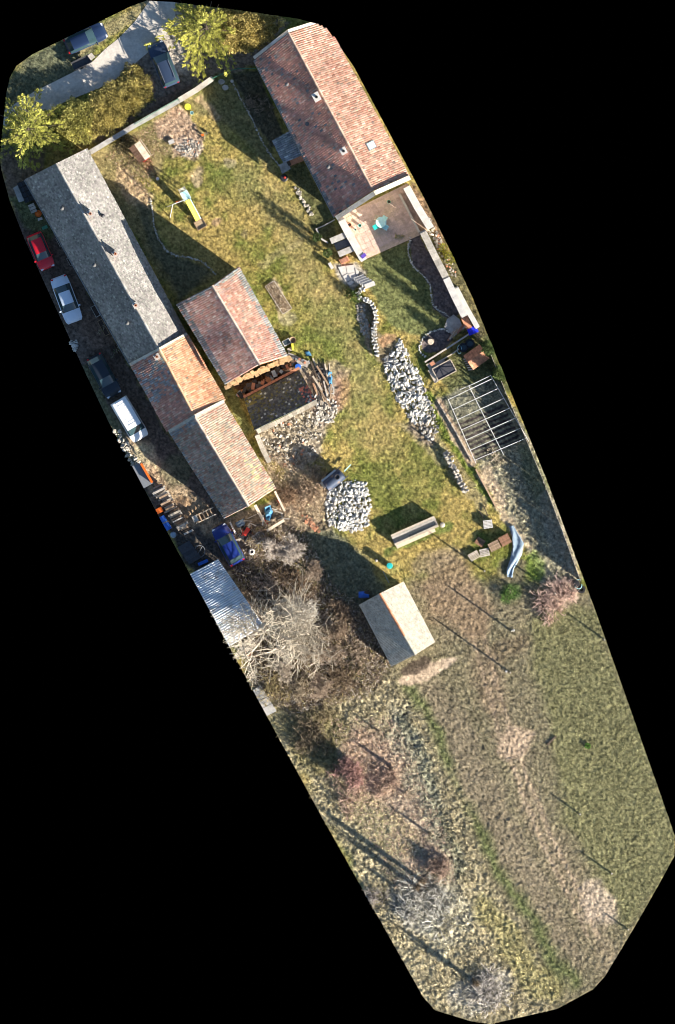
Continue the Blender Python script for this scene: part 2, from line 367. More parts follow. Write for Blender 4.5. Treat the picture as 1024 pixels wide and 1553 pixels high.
# worn lines across the lawn
K_([(380,270),(440,340),(470,420),(520,500),(560,580)], 24, (.31,.25,.12), 26, .45, .03, .8, 20); K_([(400,400),(440,375),(455,365)], 6, (.36,.30,.15), 8, .5, .02, .7, 6)
E_(560,640,40,60,-35, (.27,.22,.10), 30, .4, .03, .9, 18); E_(470,500,60,50,30, (.14,.16,.045), 30, .45, .03, 1.2, 18); E_(360,280,30,40,-40, (.13,.16,.05), 20, .4, .03, 1.2, 16)
E_(620,720,60,50,20, (.19,.18,.06), 30, .4, .035, 1.2, 18); K_([(588,838),(640,815),(680,800)], 6, (.11,.16,.04), 7, .8, .03, 1.6, 6); E_(775,900,16,20,20, (.08,.15,.04), 10, .7, .04, 1.6)
# walled garden on the right
P_([(548,392),(622,365),(628,400),(655,435),(655,470),(690,492),(645,512),(600,500),(575,470),(560,430)], (.15,.165,.065), 8, .95, .025, 1, 5)
P_([(620,362),(635,355),(700,470),(688,492),(657,468),(655,435),(626,400)], MULCH, 3, 1, .03, .02, 2)
E_(664,516,27,16,-28, MULCH, 3, 1, .03, .02, 2); P_([(552,455),(570,460),(572,500),(600,520),(590,560),(572,545)], (.17,.135,.10), 8, .8, .05, .3, 6); E_(588,515,14,9,-20, (.33,.2,.11), 5, .8, .05, .1)
P_([(540,455),(556,460),(566,540),(556,525)], (.33,.25,.17), 6, .9, .06, .2, 5)
P_([(622,275),(660,325),(690,390),(718,450),(745,515),(725,512),(690,450),(650,350)], (.13,.115,.06), 6, .95, .06, 1.0, 5); K_([(628,285),(655,335),(680,390)], 5, (.24,.15,.09), 6, .8, .05, .4, 5)  # dark strip outside the walls: plant cover and shade both in the colour
P_([(645,545),(740,505),(775,590),(690,605)], (.11,.12,.055), 8, .9, .035, 1, 8); E_(690,600,40,10,-25, (.16,.155,.085), 8, .7, .03, .6)
P_([(600,640),(650,640),(690,690),(740,750),(735,790),(700,740),(660,700)], (.30,.25,.13), 8, .8, .05, .8, 8); K_([(650,600),(680,660),(705,700),(745,760)], 6, (.16,.20,.04), 6, .9, .06, 1.6, 6)
E_(640,655,28,14,45, (.19,.15,.11), 8, .9, .07, .2, 6)
P_([(660,605),(750,570),(805,665),(720,705)], (.17,.165,.12), 6, .95, .035, .6, 6)
for i in range(9):                                  # planted rows, dark soil between pale straw ridges
    a = .40+.068*i; K_([(662+58*a+6, 612+92*a-2), (750+52*a-9, 575+95*a+3)], 2.2, (.045,.035,.035), 1.6, .95, .03, .02, 1.5)
K_([(665,612),(690,660),(715,700)], 7, (.40,.30,.21), 5, .9, .03, .3, 4)
P_([(720,705),(805,665),(840,740),(885,880),(830,910),(790,820),(750,750)], (.29,.265,.19), 10, .95, .08, 1.2, 10); P_([(725,715),(745,705),(775,780),(810,840),(790,830),(752,775)], (.44,.345,.235), 8, .85, .05, .5, 8)
E_(815,730,16,60,-22, (.17,.185,.10), 14, .7, .05, 1); E_(850,810,20,70,-20, (.30,.27,.21), 12, .7, .05, .6); E_(812,860,14,22,-10, (.17,.23,.05), 8, .8, .05, 1.4)
E_(775,865,24,20,0, (.15,.12,.09), 10, .7, .04, .3); E_(845,905,36,20,-30, (.42,.32,.26), 10, .8, .06, .3, 10); E_(790,925,40,18,-10, (.20,.17,.11), 12, .7, .06, .8)
P_([(505,400),(540,398),(555,412),(550,428),(535,440),(515,425)], (.40,.36,.30), 6, .9, .02, .1, 4)

STEP = 1.55
xs = np.arange(0, 1025, STEP); ys = np.arange(0, 1555, STEP)
GX, GY = np.meshgrid(xs, ys)
wx = (GX-512)/S; wy = (776.5-GY)/S
ins = inside_w(wx.ravel(), wy.ravel()).reshape(GX.shape)
cell = ins[:-1, :-1] | ins[1:, :-1] | ins[:-1, 1:] | ins[1:, 1:]
use = np.zeros_like(ins); use[:-1, :-1] |= cell; use[1:, :-1] |= cell; use[:-1, 1:] |= cell; use[1:, 1:] |= cell
idx = np.full(ins.shape, -1); idx[use] = np.arange(use.sum())
gx = GX[use].astype(float); gy = GY[use].astype(float)
out = ~ins[use]
bx = (gx-512)/S; by = (776.5-gy)/S
for _ in range(3):                                   # rim points move onto the outline
    sd = bx[:, None]*HPn[None, :, 0]+by[:, None]*HPn[None, :, 1]-HPn[None, :, 2]; k = sd.argmax(1); e = np.maximum(sd.max(1), 0)
    bx -= e*HPn[k, 0]; by -= e*HPn[k, 1]
n1 = fbm(gx, gy, 46, 0, 4); n2 = fbm(gx, gy, 15, 3, 3); n3 = fbm(gx, gy, 150, 5, 2)
gm = np.clip((n1*.6+n2*.25+n3*.15-.5)*5+.5, 0, 1)[:, None]
gcol = np.array(DRY)[None]*(1-gm)+np.array(GREEN)[None]*gm; gcol = gcol*.8+np.array(OLIVE)[None]*.2
gb = np.full(gx.shape, .032); gt = np.full(gx.shape, 1.0)
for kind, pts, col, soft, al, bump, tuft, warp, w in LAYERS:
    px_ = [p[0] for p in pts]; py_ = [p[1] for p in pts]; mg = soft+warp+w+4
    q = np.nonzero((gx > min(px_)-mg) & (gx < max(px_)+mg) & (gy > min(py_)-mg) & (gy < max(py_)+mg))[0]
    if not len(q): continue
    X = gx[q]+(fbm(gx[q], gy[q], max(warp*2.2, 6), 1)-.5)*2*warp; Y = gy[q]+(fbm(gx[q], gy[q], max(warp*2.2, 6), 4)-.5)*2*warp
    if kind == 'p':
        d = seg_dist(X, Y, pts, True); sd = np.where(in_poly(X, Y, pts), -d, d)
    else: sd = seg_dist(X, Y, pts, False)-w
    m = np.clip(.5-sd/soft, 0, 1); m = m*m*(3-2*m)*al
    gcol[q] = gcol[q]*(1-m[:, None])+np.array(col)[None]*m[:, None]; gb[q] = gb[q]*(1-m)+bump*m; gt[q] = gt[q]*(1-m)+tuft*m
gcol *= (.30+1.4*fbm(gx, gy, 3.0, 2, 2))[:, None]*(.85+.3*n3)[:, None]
rough_ = fbm(gx, gy, 3.6, 6, 2)-.5; big = fbm(gx, gy, 17, 2, 2)-.5
gz = gb*(rough_*3.2+big*1.2*np.clip((gb-.07)/.04, 0, 1)*1.5)
ROAD = [(-10,178),(50,140),(110,110),(142,92),(160,74),(180,58),(205,32),(232,-6),(266,-6),(266,24),(250,56),(236,70),(212,90),(186,114),(150,134),(95,156),(20,204)]
flat = in_poly(gx, gy, ROAD) | in_poly(gx, gy, [(510,325),(620,275),(655,348),(548,398)])
gz = np.where(flat, -.03, gz)
nv = len(gx); cj, ci = np.nonzero(cell)
gf = np.stack([idx[cj, ci], idx[cj+1, ci], idx[cj+1, ci+1], idx[cj, ci+1]], 1)
gv = np.stack([bx, by, gz], 1)
# a skirt of soil round the rim, so that the land has a body
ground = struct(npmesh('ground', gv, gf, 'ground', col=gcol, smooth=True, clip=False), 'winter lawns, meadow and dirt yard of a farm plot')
mb = MB(); mb.prism([W(*p)[:2] for p in HULL], -1.6, -.14); mb.build('subsoil', 'soil', clip=False); struct(bpy.data.objects['subsoil'])
# lane
mb = MB(); mb.prism([W(*p)[:2] for p in ROAD], -.1, .012)
struct(mb.build('lane', 'road', clip=True), 'narrow gravelly lane past the hedge')

# grass blades: leaning slips of grass over the lawns, tussocks on the bank
def scatter_blades(n, seed, lo, hi, wid, colmul, dens):
    r = np.random.default_rng(seed)
    q = r.integers(0, nv, n); q = q[r.random(n) < dens[q]]; n = len(q)
    x = bx[q]+(r.random(n)-.5)*STEP/S*1.2; y = by[q]+(r.random(n)-.5)*STEP/S*1.2; z = gz[q]-.01
    L = lo+(hi-lo)*r.random(n); L *= (.6+gb[q]*9)
    az = r.random(n)*6.283; el = np.radians(20+50*r.random(n)); w = wid*(.6+.8*r.random(n))
    dx = np.cos(az)*np.cos(el)*L; dy = np.sin(az)*np.cos(el)*L; dz = np.sin(el)*L
    px = -np.sin(az)*w/2; py = np.cos(az)*w/2
    v = np.empty((n, 3, 3)); v[:, 0] = np.stack([x-px, y-py, z], 1); v[:, 1] = np.stack([x+px, y+py, z], 1); v[:, 2] = np.stack([x+dx, y+dy, z+dz], 1)
    c = gcol[q]*colmul*(.3+1.4*r.random(n))[:, None]
    return v.reshape(-1, 3), np.repeat(c, 3, 0)
gd = np.where(flat, 0, np.clip(gt, 0, 1.6))/1.6
v1, c1 = scatter_blades(420000, 1, .09, .20, .055, np.array([1.12,1.12,1.05]), gd)
tus = np.clip((gb-.045)/.06, 0, 1)*gd*np.clip((big+.12)*4, 0.1, 1)
v2, c2 = scatter_blades(110000, 2, .22, .42, .085, np.array([1.15,1.12,1.05]), tus)
vv = np.concatenate([v1, v2]); cc = np.concatenate([c1, c2])
stuff(npmesh('grass', vv, np.arange(len(vv)).reshape(-1, 3), 'grass', col=cc, clip=True), 'short dry and green winter grass over lawn and meadow', 'grass')

# ---------------------------------------------------------------- roofs and houses
def lerp(a, b, t): return a+(b-a)*t
def tile_field(name, parent, a, b, c, d, kind, w, l, colf, seed=0, m='tile'):
    """a-b ridge, d-c eave (3D). Loose tiles laid in courses, each one real and a little askew"""
    r = np.random.default_rng(seed)
    a, b, c, d = [np.array(q) for q in (a, b, c, d)]
    U = ((b-a)+(c-d))/2; wid = np.linalg.norm(U); U /= wid
    V = ((d-a)+(c-b))/2; sl = np.linalg.norm(V); V /= sl
    N = np.cross(U, V); N = N if N[2] > 0 else -N; N /= np.linalg.norm(N)
    nu = max(2, int(round(wid/w))); nw = max(2, int(round(sl/l)))
    i, j = [q.ravel() for q in np.meshgrid(np.arange(nu), np.arange(nw))]
    u = (i+.5)/nu; v = j/nw; n = len(i)
    pos = (a[None]*(1-u)[:, None]+b[None]*u[:, None])*(1-v)[:, None]+(d[None]*(1-u)[:, None]+c[None]*u[:, None])*v[:, None]
    ll = sl/nw; ww = wid/nu
    if kind == 'canal':
        an = np.radians([-85, -45, 0, 45, 85])
        t = [(np.sin(q)*ww*.485*s_, vv*ll, np.cos(q)*ww*.26*s_+dz) for vv, s_, dz in ((-.06, .86, .0), (1.05, 1.0, .035)) for q in an]
        fc = np.array([(k, k+1, k+6, k+5) for k in range(4)])
    else:
        t = [(-.5*ww*.98, -.05*ll, 0), (.5*ww*.98, -.05*ll, 0), (.5*ww*.98, 1.08*ll, .028), (-.5*ww*.98, 1.08*ll, .028),
             (.5*ww*.98, 1.08*ll, 0.002), (-.5*ww*.98, 1.08*ll, 0.002)]
        fc = np.array([(0, 1, 2, 3), (3, 2, 4, 5)])
    t = np.array(t); k = len(t)
    jit = (r.random((n, 1))-.5)*.06; tilt = (r.random((n, 1))-.5)*(.05 if kind == 'canal' else .10)
    lu = t[None, :, 0]+jit*t[None, :, 1]+(r.random((n, 1))-.5)*.02; lv = t[None, :, 1]+(r.random((n, 1))-.5)*.05
    ln = t[None, :, 2]+tilt*t[None, :, 0]+(r.random((n, 1)))*.018+.012
    patch = .72+.56*fbm(pos[:, 0]*10, pos[:, 1]*10, 16, seed % 5, 3); sag = -.05*np.sin(u*math.pi*3+seed)*np.sin(v*math.pi)                  # old roofs are not flat
    vtx = pos[:, None]+lu[..., None]*U+lv[..., None]*V+(ln+sag[:, None])[..., None]*N
    col = np.array([colf(uu, vv, r) for uu, vv in zip(u, v)])
    col = col*patch[:, None]; f = (np.arange(n)[:, None, None]*k+fc[None]).reshape(-1, 4)
    return stuff(npmesh(name, vtx.reshape(-1, 3), f, m, parent, col=np.repeat(col, k, 0)))
def pick(*cs):
    tot = sum(w for w, _ in cs)
    def f(r, k=1.0):
        x = r.random()*tot
        for w, c in cs:
            x -= w
            if x <= 0: break
        g = k*(.82+.36*r.random())
        return (c[0]*g, c[1]*g*(.96+.08*r.random()), c[2]*g)
    return f
def slab(mb, a, b, c, d, th=.12, drop=.02):
    a, b, c, d = [Vector(q) for q in (a, b, c, d)]
    n = (b-a).cross(d-a).normalized()
    if n.z < 0: n = -n
    top = [q-n*drop for q in (a, b, c, d)]; bot = [q-n*(drop+th) for q in (a, b, c, d)]
    f = [(0,1,2,3), (7,6,5,4)]+[(i, 4+i, 4+(i+1) % 4, (i+1) % 4) for i in range(4)]
    return mb.add(top+bot, f)
def opening(parent, name, p, ang, w, h, z, frame='palewood', fill='pane'):
    """a door or window set on a wall: p foot point, ang wall direction"""
    R = Matrix.Rotation(ang, 3, 'Z'); c = Vector((p[0], p[1], z+h/2))
    o = MB().box(c, (w, .07, h), ang).build(name, 'brownwood' if name == 'door' else fill, parent)
    f = MB()
    for dx, dz, sx, sz in ((-w/2, 0, .09, h+.18), (w/2, 0, .09, h+.18), (0, h/2+.045, w-.092, .09)): f.box(c+R @ Vector((dx, 0, dz)), (sx, .11, sz), ang)
    f.build('frame', frame, o)
    if name == 'window': MB().box(c+Vector((0, 0, -h/2-.05)), (w+.2, .26, .07), ang).build('sill', 'concrete', o)
    else: MB().box(c+R @ Vector((w*.36, -.0, 0)), (.04, .18, .12), ang).build('handle', 'darkmetal', o)
def house(name, label, cat, top, bot, ze, zr, kind, wl, colL, colR, deck, wallm='plaster', inset=.30, seed=1, ridge=(.45,.27,.19), m='tile', opens=True, ridge_part=True):
    """top/bot: left eave, ridge, right eave at each gable end, in px"""
    L0, R0, T0 = top; L1, R1, T1 = bot
    cx = sum(p[0] for p in (L0, T0, L1, T1))/4; cy = sum(p[1] for p in (L0, T0, L1, T1))/4
    h = thing(name, label, cat, W(cx, cy))
    zs_ = [ze, zr, ze]
    pts = [W(*p) for p in (L0, R0, T0, T1, R1, L1)]; zt = [ze, zr, ze, ze, zr, ze]
    cen = W(cx, cy)
    ax = (W(*R1)-W(*R0)).normalized(); cr = Vector((-ax.y, ax.x, 0))
    wp = []
    for p in pts:
        d = p-cen; a_ = d.dot(ax); c_ = d.dot(cr)
        a_ -= math.copysign(inset*.6, a_); c_ -= math.copysign(min(inset, abs(c_)), c_)
        wp.append(cen+ax*a_+cr*c_)
    mb = MB(); n = 6
    vs_ = [(p.x, p.y, -.3) for p in wp]+[(p.x, p.y, z-.34) for p, z in zip(wp, zt)]
    mb.add(vs_, [(i, (i+1) % n, n+(i+1) % n, n+i) for i in range(n)]+[(6,7,10,11), (7,8,9,10)])
    wall = mb.build('wall', wallm, h, clip=True)
    P3 = lambda p, z: W(p[0], p[1], z)
    l = [P3(R0, zr), P3(R1, zr), P3(L1, ze), P3(L0, ze)]; r_ = [P3(R0, zr), P3(R1, zr), P3(T1, ze), P3(T0, ze)]
    mb = MB(); slab(mb, *l); slab(mb, *r_); roof = mb.build('roof', deck, h, clip=True)
    if kind:
        tile_field('tiles', roof, *l, kind, wl[0], wl[1], colL, seed, m); tile_field('tiles', roof, *r_, kind, wl[0], wl[1], colR, seed+1, m)
    if ridge_part:
        mb = MB(); a = l[0]; b = l[1]; nr = int((b-a).length/.4)
        for i in range(nr):
            p = lerp(a, b, i/nr); q = lerp(a, b, (i+1.06)/nr); g = .75+.5*rnd.random(); mb.col = tuple(c*g for c in ridge)
            mb.tube(p+Vector((0,0,-.02)), q+Vector((0,0,.0)), .12+.02*rnd.random(), .135, 8)
        npmesh('ridge_tiles', np.array(mb.v), np.array([f for f in mb.f if len(f) == 4]), m, roof, col=np.array(mb.c))['kind'] = 'stuff'
    if opens:
        for (A, B, sgn) in ((wp[5], wp[0], 1), (wp[2], wp[3], 1)):
            d = B-A; ang = math.atan2(d.y, d.x); k = max(3, int(d.length/3.2))
            for i in range(k):
                p = lerp(A, B, (i+.5)/k)
                opening(h, 'door' if i == k//2 else 'window', p, ang, 1.0, 2.0 if i == k//2 else 1.1, 0.02 if i == k//2 else .95)
    return h, roof, l, r_
def chimney(parent, px, py, z0, z1, sx, sy, rz, m='brick', flues=1):
    c = W(px, py); st = MB().box((c.x, c.y, (z0+z1)/2), (sx, sy, z1-z0), rz).build('chimney', m, parent)
    MB().box((c.x, c.y, z1+.04), (sx+.12, sy+.12, .08), rz).build('chimney_cap', 'white' if m == 'white' else 'concrete', st)
    R = Matrix.Rotation(rz, 3, 'Z')
    for i in range(flues):
        o = R @ Vector(((i-(flues-1)/2)*.34, 0, 0))
        MB().lathe((c.x+o.x, c.y+o.y, z1+.08), [(.13, 0), (.12, .25), (.14, .28), (.09, .28), (.085, .02)], 12).build('flue', 'darkmetal' if m == 'white' else 'terracotta', st)
def on_plane(q, px, py, up): 
    n = (q[1]-q[0]).cross(q[3]-q[0]); n = n if n.z > 0 else -n
    w_ = W(px, py); z = q[0].z-((w_.x-q[0].x)*n.x+(w_.y-q[0].y)*n.y)/n.z; return Vector((w_.x, w_.y, z))+n.normalized()*up
def vent(parent, px, py, z, rz, m='slatevent'):
    c = W(px, py, z); v = MB().lathe((c.x, c.y, z-.25), [(.11, 0), (.11, .5), (.2, .52), (.2, .58), (.04, .68)], 12).build('roof_vent', m, parent)
M['slatevent'] = mat('slatevent', (.12,.12,.12), .8, .2, 5)
AX = heading(151, 281)
TERR = pick((6, (.42,.235,.175)), (4, (.45,.285,.215)), (3, (.37,.185,.135)), (1, (.49,.36,.28)), (.8, (.27,.19,.155)))
TERL = pick((6, (.55,.27,.20)), (4, (.49,.24,.18)), (2, (.57,.36,.27)), (1.5, (.40,.27,.22)))  # paler mix for left slopes: their shade is lifted in the tile colour
GREYT = pick((5, (.235,.24,.235)), (3, (.18,.19,.19)), (2, (.30,.30,.285)), (.5, (.30,.22,.19)))
# the long farmhouse on the upper right
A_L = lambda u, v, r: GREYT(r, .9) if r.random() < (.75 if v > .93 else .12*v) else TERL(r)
A_R = lambda u, v, r: TERR(r, 1.05 if r.random() < .8 else .75)
TOPA = ((386,91),(438,50),(494,32)); BOTA = ((508,328),(566,289),(620,266))
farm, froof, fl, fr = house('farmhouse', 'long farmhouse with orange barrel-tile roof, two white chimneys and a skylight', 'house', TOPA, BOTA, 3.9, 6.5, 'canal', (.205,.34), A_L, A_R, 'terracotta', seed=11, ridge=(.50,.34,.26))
def para(parent, pts, zs, w, m, over=.3, name='parapet'):
    mb = MB()
    for (p, q, z, y) in zip(pts, pts[1:], zs, zs[1:]):
        a = W(p[0], p[1]); b = W(q[0], q[1]); d = (b-a).normalized(); n = Vector((-d.y, d.x, 0))*w/2
        mb.add([a-n+Vector((0,0,z-1.0)), b-n+Vector((0,0,y-1.0)), b+n+Vector((0,0,y-1.0)), a+n+Vector((0,0,z-1.0)),
                a-n+Vector((0,0,z+over)), b-n+Vector((0,0,y+over)), b+n+Vector((0,0,y+over)), a+n+Vector((0,0,z+over))],
               [(3,2,1,0),(4,5,6,7),(0,1,5,4),(1,2,6,5),(2,3,7,6),(3,0,4,7)])
    return mb.build(name, m, parent, clip=True)
para(farm, ((385,88),(437,47),(494,29)), (3.9,6.5,3.9), .30, 'plaster', .14)
para(farm, ((510,331),(568,293),(622,269)), (3.9,6.5,3.9), .45, 'plaster', .42)
AXA = heading(128,239)
chimney(farm, 480,147, 5.7, 7.35, .75,.55, AXA, 'white'); chimney(farm, 521,229, 5.7, 7.25, .55,.5, AXA, 'white')
for x, y in ((435,128),(466,188),(498,253)): vent(farm, x, y, on_plane(fl, x, y, .15).z, AXA)
sk = MB(); c = W(562,221); nrm = (fr[1]-fr[0]).cross(fr[3]-fr[0]).normalized(); nrm = nrm if nrm.z > 0 else -nrm
xx = (fr[1]-fr[0]).normalized(); yy = nrm.cross(xx)
sky_ = MB().box(on_plane(fr, 562,221, .10), (.78,.98,.14), mtx=Matrix((xx, yy, nrm)).transposed()).build('skylight', 'greymetal', froof)
MB().box(on_plane(fr, 562,221, .182), (.62,.8,.02), mtx=Matrix((xx, yy, nrm)).transposed()).build('pane', 'aqua', sky_)
an = MB(); p = on_plane(fr, 567,239, -.1); an.tube(p, p+Vector((0,0,.75)), .025, .025, 6); an.beam(p+Vector((-.2,0,.7)), p+Vector((.2,0,.7)), .02, .02); an.build('antenna', 'darkmetal', farm)
mb = MB()                                            # gutter along the shaded eave
mb.tube(W(385,92,3.8), W(507,330,3.8), .07, .07, 8); mb.build('gutter', 'greymetal', farm)
# porch
porch = thing('porch', 'small slate-grey tiled porch roof on the left side of the long farmhouse', 'porch', W(438,222))
pq = [W(444,196,3.0), W(462,234,3.0), W(430,247,2.35), W(413,213,2.35)]
mb = MB(); slab(mb, *pq); pr = mb.build('roof', 'slate', porch); pr.data.materials[0] = M['mossdeck']
PG = pick((5, (.20,.21,.22)), (4, (.28,.29,.29)), (2, (.36,.36,.35)))
tile_field('tiles', pr, *pq, 'canal', .2, .36, lambda u, v, r: PG(r, 1.5 if (u > .8 and v < .7 and r.random() < .5) else 1), 31)
for x, y in ((417,216),(430,243)): MB().box(W(x, y, 1.1), (.14,.14,2.3)).build('post', 'brownwood', porch)
land = thing('porch_landing', 'pink tiled landing with a pale stone slab below the grey porch', 'landing', W(440,246))
MB().prism([W(*p)[:2] for p in ((436,240),(457,232),(463,243),(440,252))], -.1, .35).build('floor', 'terracotta', land)
MB().prism([W(*p)[:2] for p in ((423,250),(436,244),(441,256),(428,264))], -.1, .22).build('slab', 'concrete', land)
MB().prism([W(*p)[:2] for p in ((433,243),(438,241),(442,250),(438,252))], -.1, .5).build('planter', 'darkwood', land)

# long grey-roofed row on the left and the two tiled houses that continue it
GB = pick((6, (.25,.237,.22)), (5, (.29,.275,.255)), (3, (.20,.19,.18)), (1.2, (.34,.32,.295)), (.25, (.44,.42,.38)))
fB = lambda u, v, r: GB(r)
row, rroof, bl, br = house('row_house', 'very long low house with speckled grey slate roof and three brick chimneys', 'house', ((38,272),(85,248),(132,225)), ((198,552),(241,529),(283,506)), 3.0, 5.4, 'slate', (.19,.17), fB, fB, 'concrete', seed=21, ridge=(.36,.34,.31), m='slate')
for x, y, z in ((137,324,5.75),(175,385,5.75),(206,463,5.8)): chimney(row, x, y, 4.4, z, .5,.42, AX, 'brick' if y < 400 else 'plaster', 1)
for x, y in ((94,316),(143,402),(193,490)): vent(row, x, y, on_plane(bl, x, y, .1).z+.1, AX)
vent(row, 156, 327, on_plane(br, 156, 327, 0).z, AX, 'darkmetal')
mb = MB(); mb.tube(W(37,273,2.9), W(197,554,2.9), .065, .065, 8); mb.build('gutter', 'greymetal', row)
OC = pick((6, (.51,.28,.17)), (4, (.53,.34,.225)), (2.5, (.46,.215,.13)), (1, (.42,.30,.21)), (.5, (.28,.22,.17)))
C_R = lambda u, v, r: (OC(r, .72) if (v > .55 and u > .68 and r.random() < .6) else OC(r))
LICH = pick((4, (.30,.28,.27)), (3, (.38,.36,.35)), (2, (.22,.21,.21)))
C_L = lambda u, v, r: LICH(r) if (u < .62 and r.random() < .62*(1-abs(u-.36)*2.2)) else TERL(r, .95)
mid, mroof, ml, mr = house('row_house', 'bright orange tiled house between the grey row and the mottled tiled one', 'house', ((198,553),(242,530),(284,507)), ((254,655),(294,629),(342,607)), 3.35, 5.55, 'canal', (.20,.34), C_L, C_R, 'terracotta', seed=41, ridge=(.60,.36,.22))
para(mid, ((197,553),(242,529),(284,506)), (3.35,5.55,3.35), .24, 'plaster', .12)
chimney(mid, 238,541, 4.5, 6.0, .45,.45, AX, 'aqua', 1)
DP = pick((5, (.40,.275,.215)), (4, (.43,.32,.25)), (3, (.37,.215,.16)), (3, (.36,.305,.24)), (1.5, (.27,.235,.20)), (.8, (.47,.39,.31)))
D_R = lambda u, v, r: DP(r) if not (u > .6 and v > .5 and r.random() < .25) else pick((1, (.46,.42,.24)))(r)
D_L = lambda u, v, r: GREYT(r) if (v > .82 or u < .06) and r.random() < .6 else DP(r, .95)
dh, droof, dl, dr = house('row_house', 'mottled pink and beige tiled house at the lower end of the row', 'house', ((257,656),(296,633),(339,609)), ((341,786),(377,768),(418,741)), 3.4, 5.85, 'canal', (.205,.34), D_L, D_R, 'terracotta', seed=51, ridge=(.55,.42,.33))
para(dh, ((256,655),(296,631),(340,608)), (3.4,5.85,3.4), .3, 'stone', .12)
# barn in the middle
EP = pick((5, (.42,.235,.185)), (4, (.45,.29,.235)), (3, (.37,.185,.14)), (1, (.47,.36,.29)), (1, (.28,.21,.18)))
E_R = lambda u, v, r: GREYT(r, 1.1) if (v > .76 and r.random() < .93) or (u < .05 and r.random() < .8) else EP(r)
E_L = lambda u, v, r: GREYT(r, .9) if (v > .80 and r.random() < .9) or (u < .04 and r.random() < .8) else EP(r, 1.25)  # left slope tiles brightened, lifting its shade in the colour
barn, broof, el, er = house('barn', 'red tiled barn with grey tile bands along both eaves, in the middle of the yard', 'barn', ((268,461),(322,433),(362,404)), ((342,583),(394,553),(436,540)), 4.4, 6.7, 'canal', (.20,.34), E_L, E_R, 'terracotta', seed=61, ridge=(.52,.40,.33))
mb = MB()                                             # ragged stone top of the lower gable, open to the lean-to
for i in range(26):
    t = i/25; p = lerp(Vector((345,584)), Vector((437,543)), t); z = 3.2-1.2*abs(t-.5)+rnd.random()*.3
    mb.box(W(p.x+rnd.uniform(-2,2), p.y+rnd.uniform(-1,3), z/2), (.35+.2*rnd.random(),.35+.25*rnd.random(), z+.3), rnd.random())
mb.build('gable_rubble', mat('ochre_stone', (.42,.28,.15), .95, .35, 3, .6, 10), barn)

# lean-to with the black mossy roof, below the barn
lt = thing('lean_to', 'collapsing lean-to with dark mossy slate roof below the barn', 'shed', W(422,605))
lq = [W(386,652,2.7), W(479,606,2.7), W(454,562,1.25), W(370,604,1.25)]
mb = MB(); slab(mb, *lq); lr = mb.build('roof', 'mossdeck', lt)
LT = pick((6, (.045,.058,.075)), (4, (.08,.10,.12)), (2, (.09,.10,.055)), (.6, (.30,.36,.40)))
def ltf(u, v, r):
    if u > .86 and v < .5 and r.random() < .5: return pick((1, (.34,.13,.11)))(r)
    if u < .3 and v > .65 and r.random() < .6: return pick((1, (.13,.13,.05)))(r)
    return LT(r)
tile_field('slates', lr, *lq, 'slate', .19, .17, ltf, 71, 'slate')
mb = MB()
for i in range(16):
    p = lerp(W(372,601,1.25), W(452,559,1.25), i/15.); mb.box(p+Vector((0,0,.05)), (.36,.24,.1), heading(84,-42)+rnd.uniform(-.1,.1))
mb.build('ridge_tiles', 'terracotta', lt)['kind'] = 'stuff'
MB().prism([W(*p)[:2] for p in ((372,606),(452,566),(476,605),(387,649))], -.2, [1.0,1.0,2.4,2.4]).build('wall', 'stone', lt)

# shed with the pale fibre-cement roof at the edge of the meadow
shed, sroof, sl_, sr_ = house('shed', 'pale shed with plain fibre-cement roof at the edge of the meadow', 'shed', ((545,917),(576,900),(612,882)), ((594,1011),(630,993),(660,974)), 2.0, 3.7, None, (1,1), None, None, 'greywood', wallm='greywood', inset=.25, opens=False, ridge_part=False)
def sheet(mb, a, b, c, d, period, amp, lift, th=0):
    """corrugated sheet a-b top, d-c bottom"""
    a, b, c, d = [Vector(q) for q in (a, b, c, d)]; n = (b-a).cross(d-a).normalized(); n = n if n.z > 0 else -n
    k = max(2, int((b-a).length/period*6)); vs_ = []
    for i in range(k+1):
        t = i/k; o = n*(lift+amp*math.sin(t*(b-a).length/period*2*math.pi))
        vs_ += [lerp(a, b, t)+o, lerp(d, c, t)+o]
    return mb.add(vs_, [(2*i, 2*i+1, 2*i+3, 2*i+2) for i in range(k)])
for q, nm in ((sl_, 0), (sr_, 1)):
    for i in range(6):
        a = lerp(q[0], q[1], i/6); b = lerp(q[0], q[1], (i+1)/6); c = lerp(q[3], q[2], (i+1)/6); d = lerp(q[3], q[2], i/6)
        mb = MB(); sheet(mb, a, b, c, d, .14, .012, .035+.006*(i % 2)); mb.build('roof_sheet', 'fibre', sroof, smooth=True)
for i in range(13):
    a = lerp(sl_[0], sl_[1], i/13); b = lerp(sl_[0], sl_[1], (i+1.05)/13)
    MB().tube(a+Vector((0,0,.02)), b+Vector((0,0,.03)), .11, .125, 8).build('ridge_tile', 'terracotta' if i < 9 else 'fibre', sroof, smooth=True)
opening(shed, 'door', W(612,994), heading(66,-37), .95, 1.6, 0)

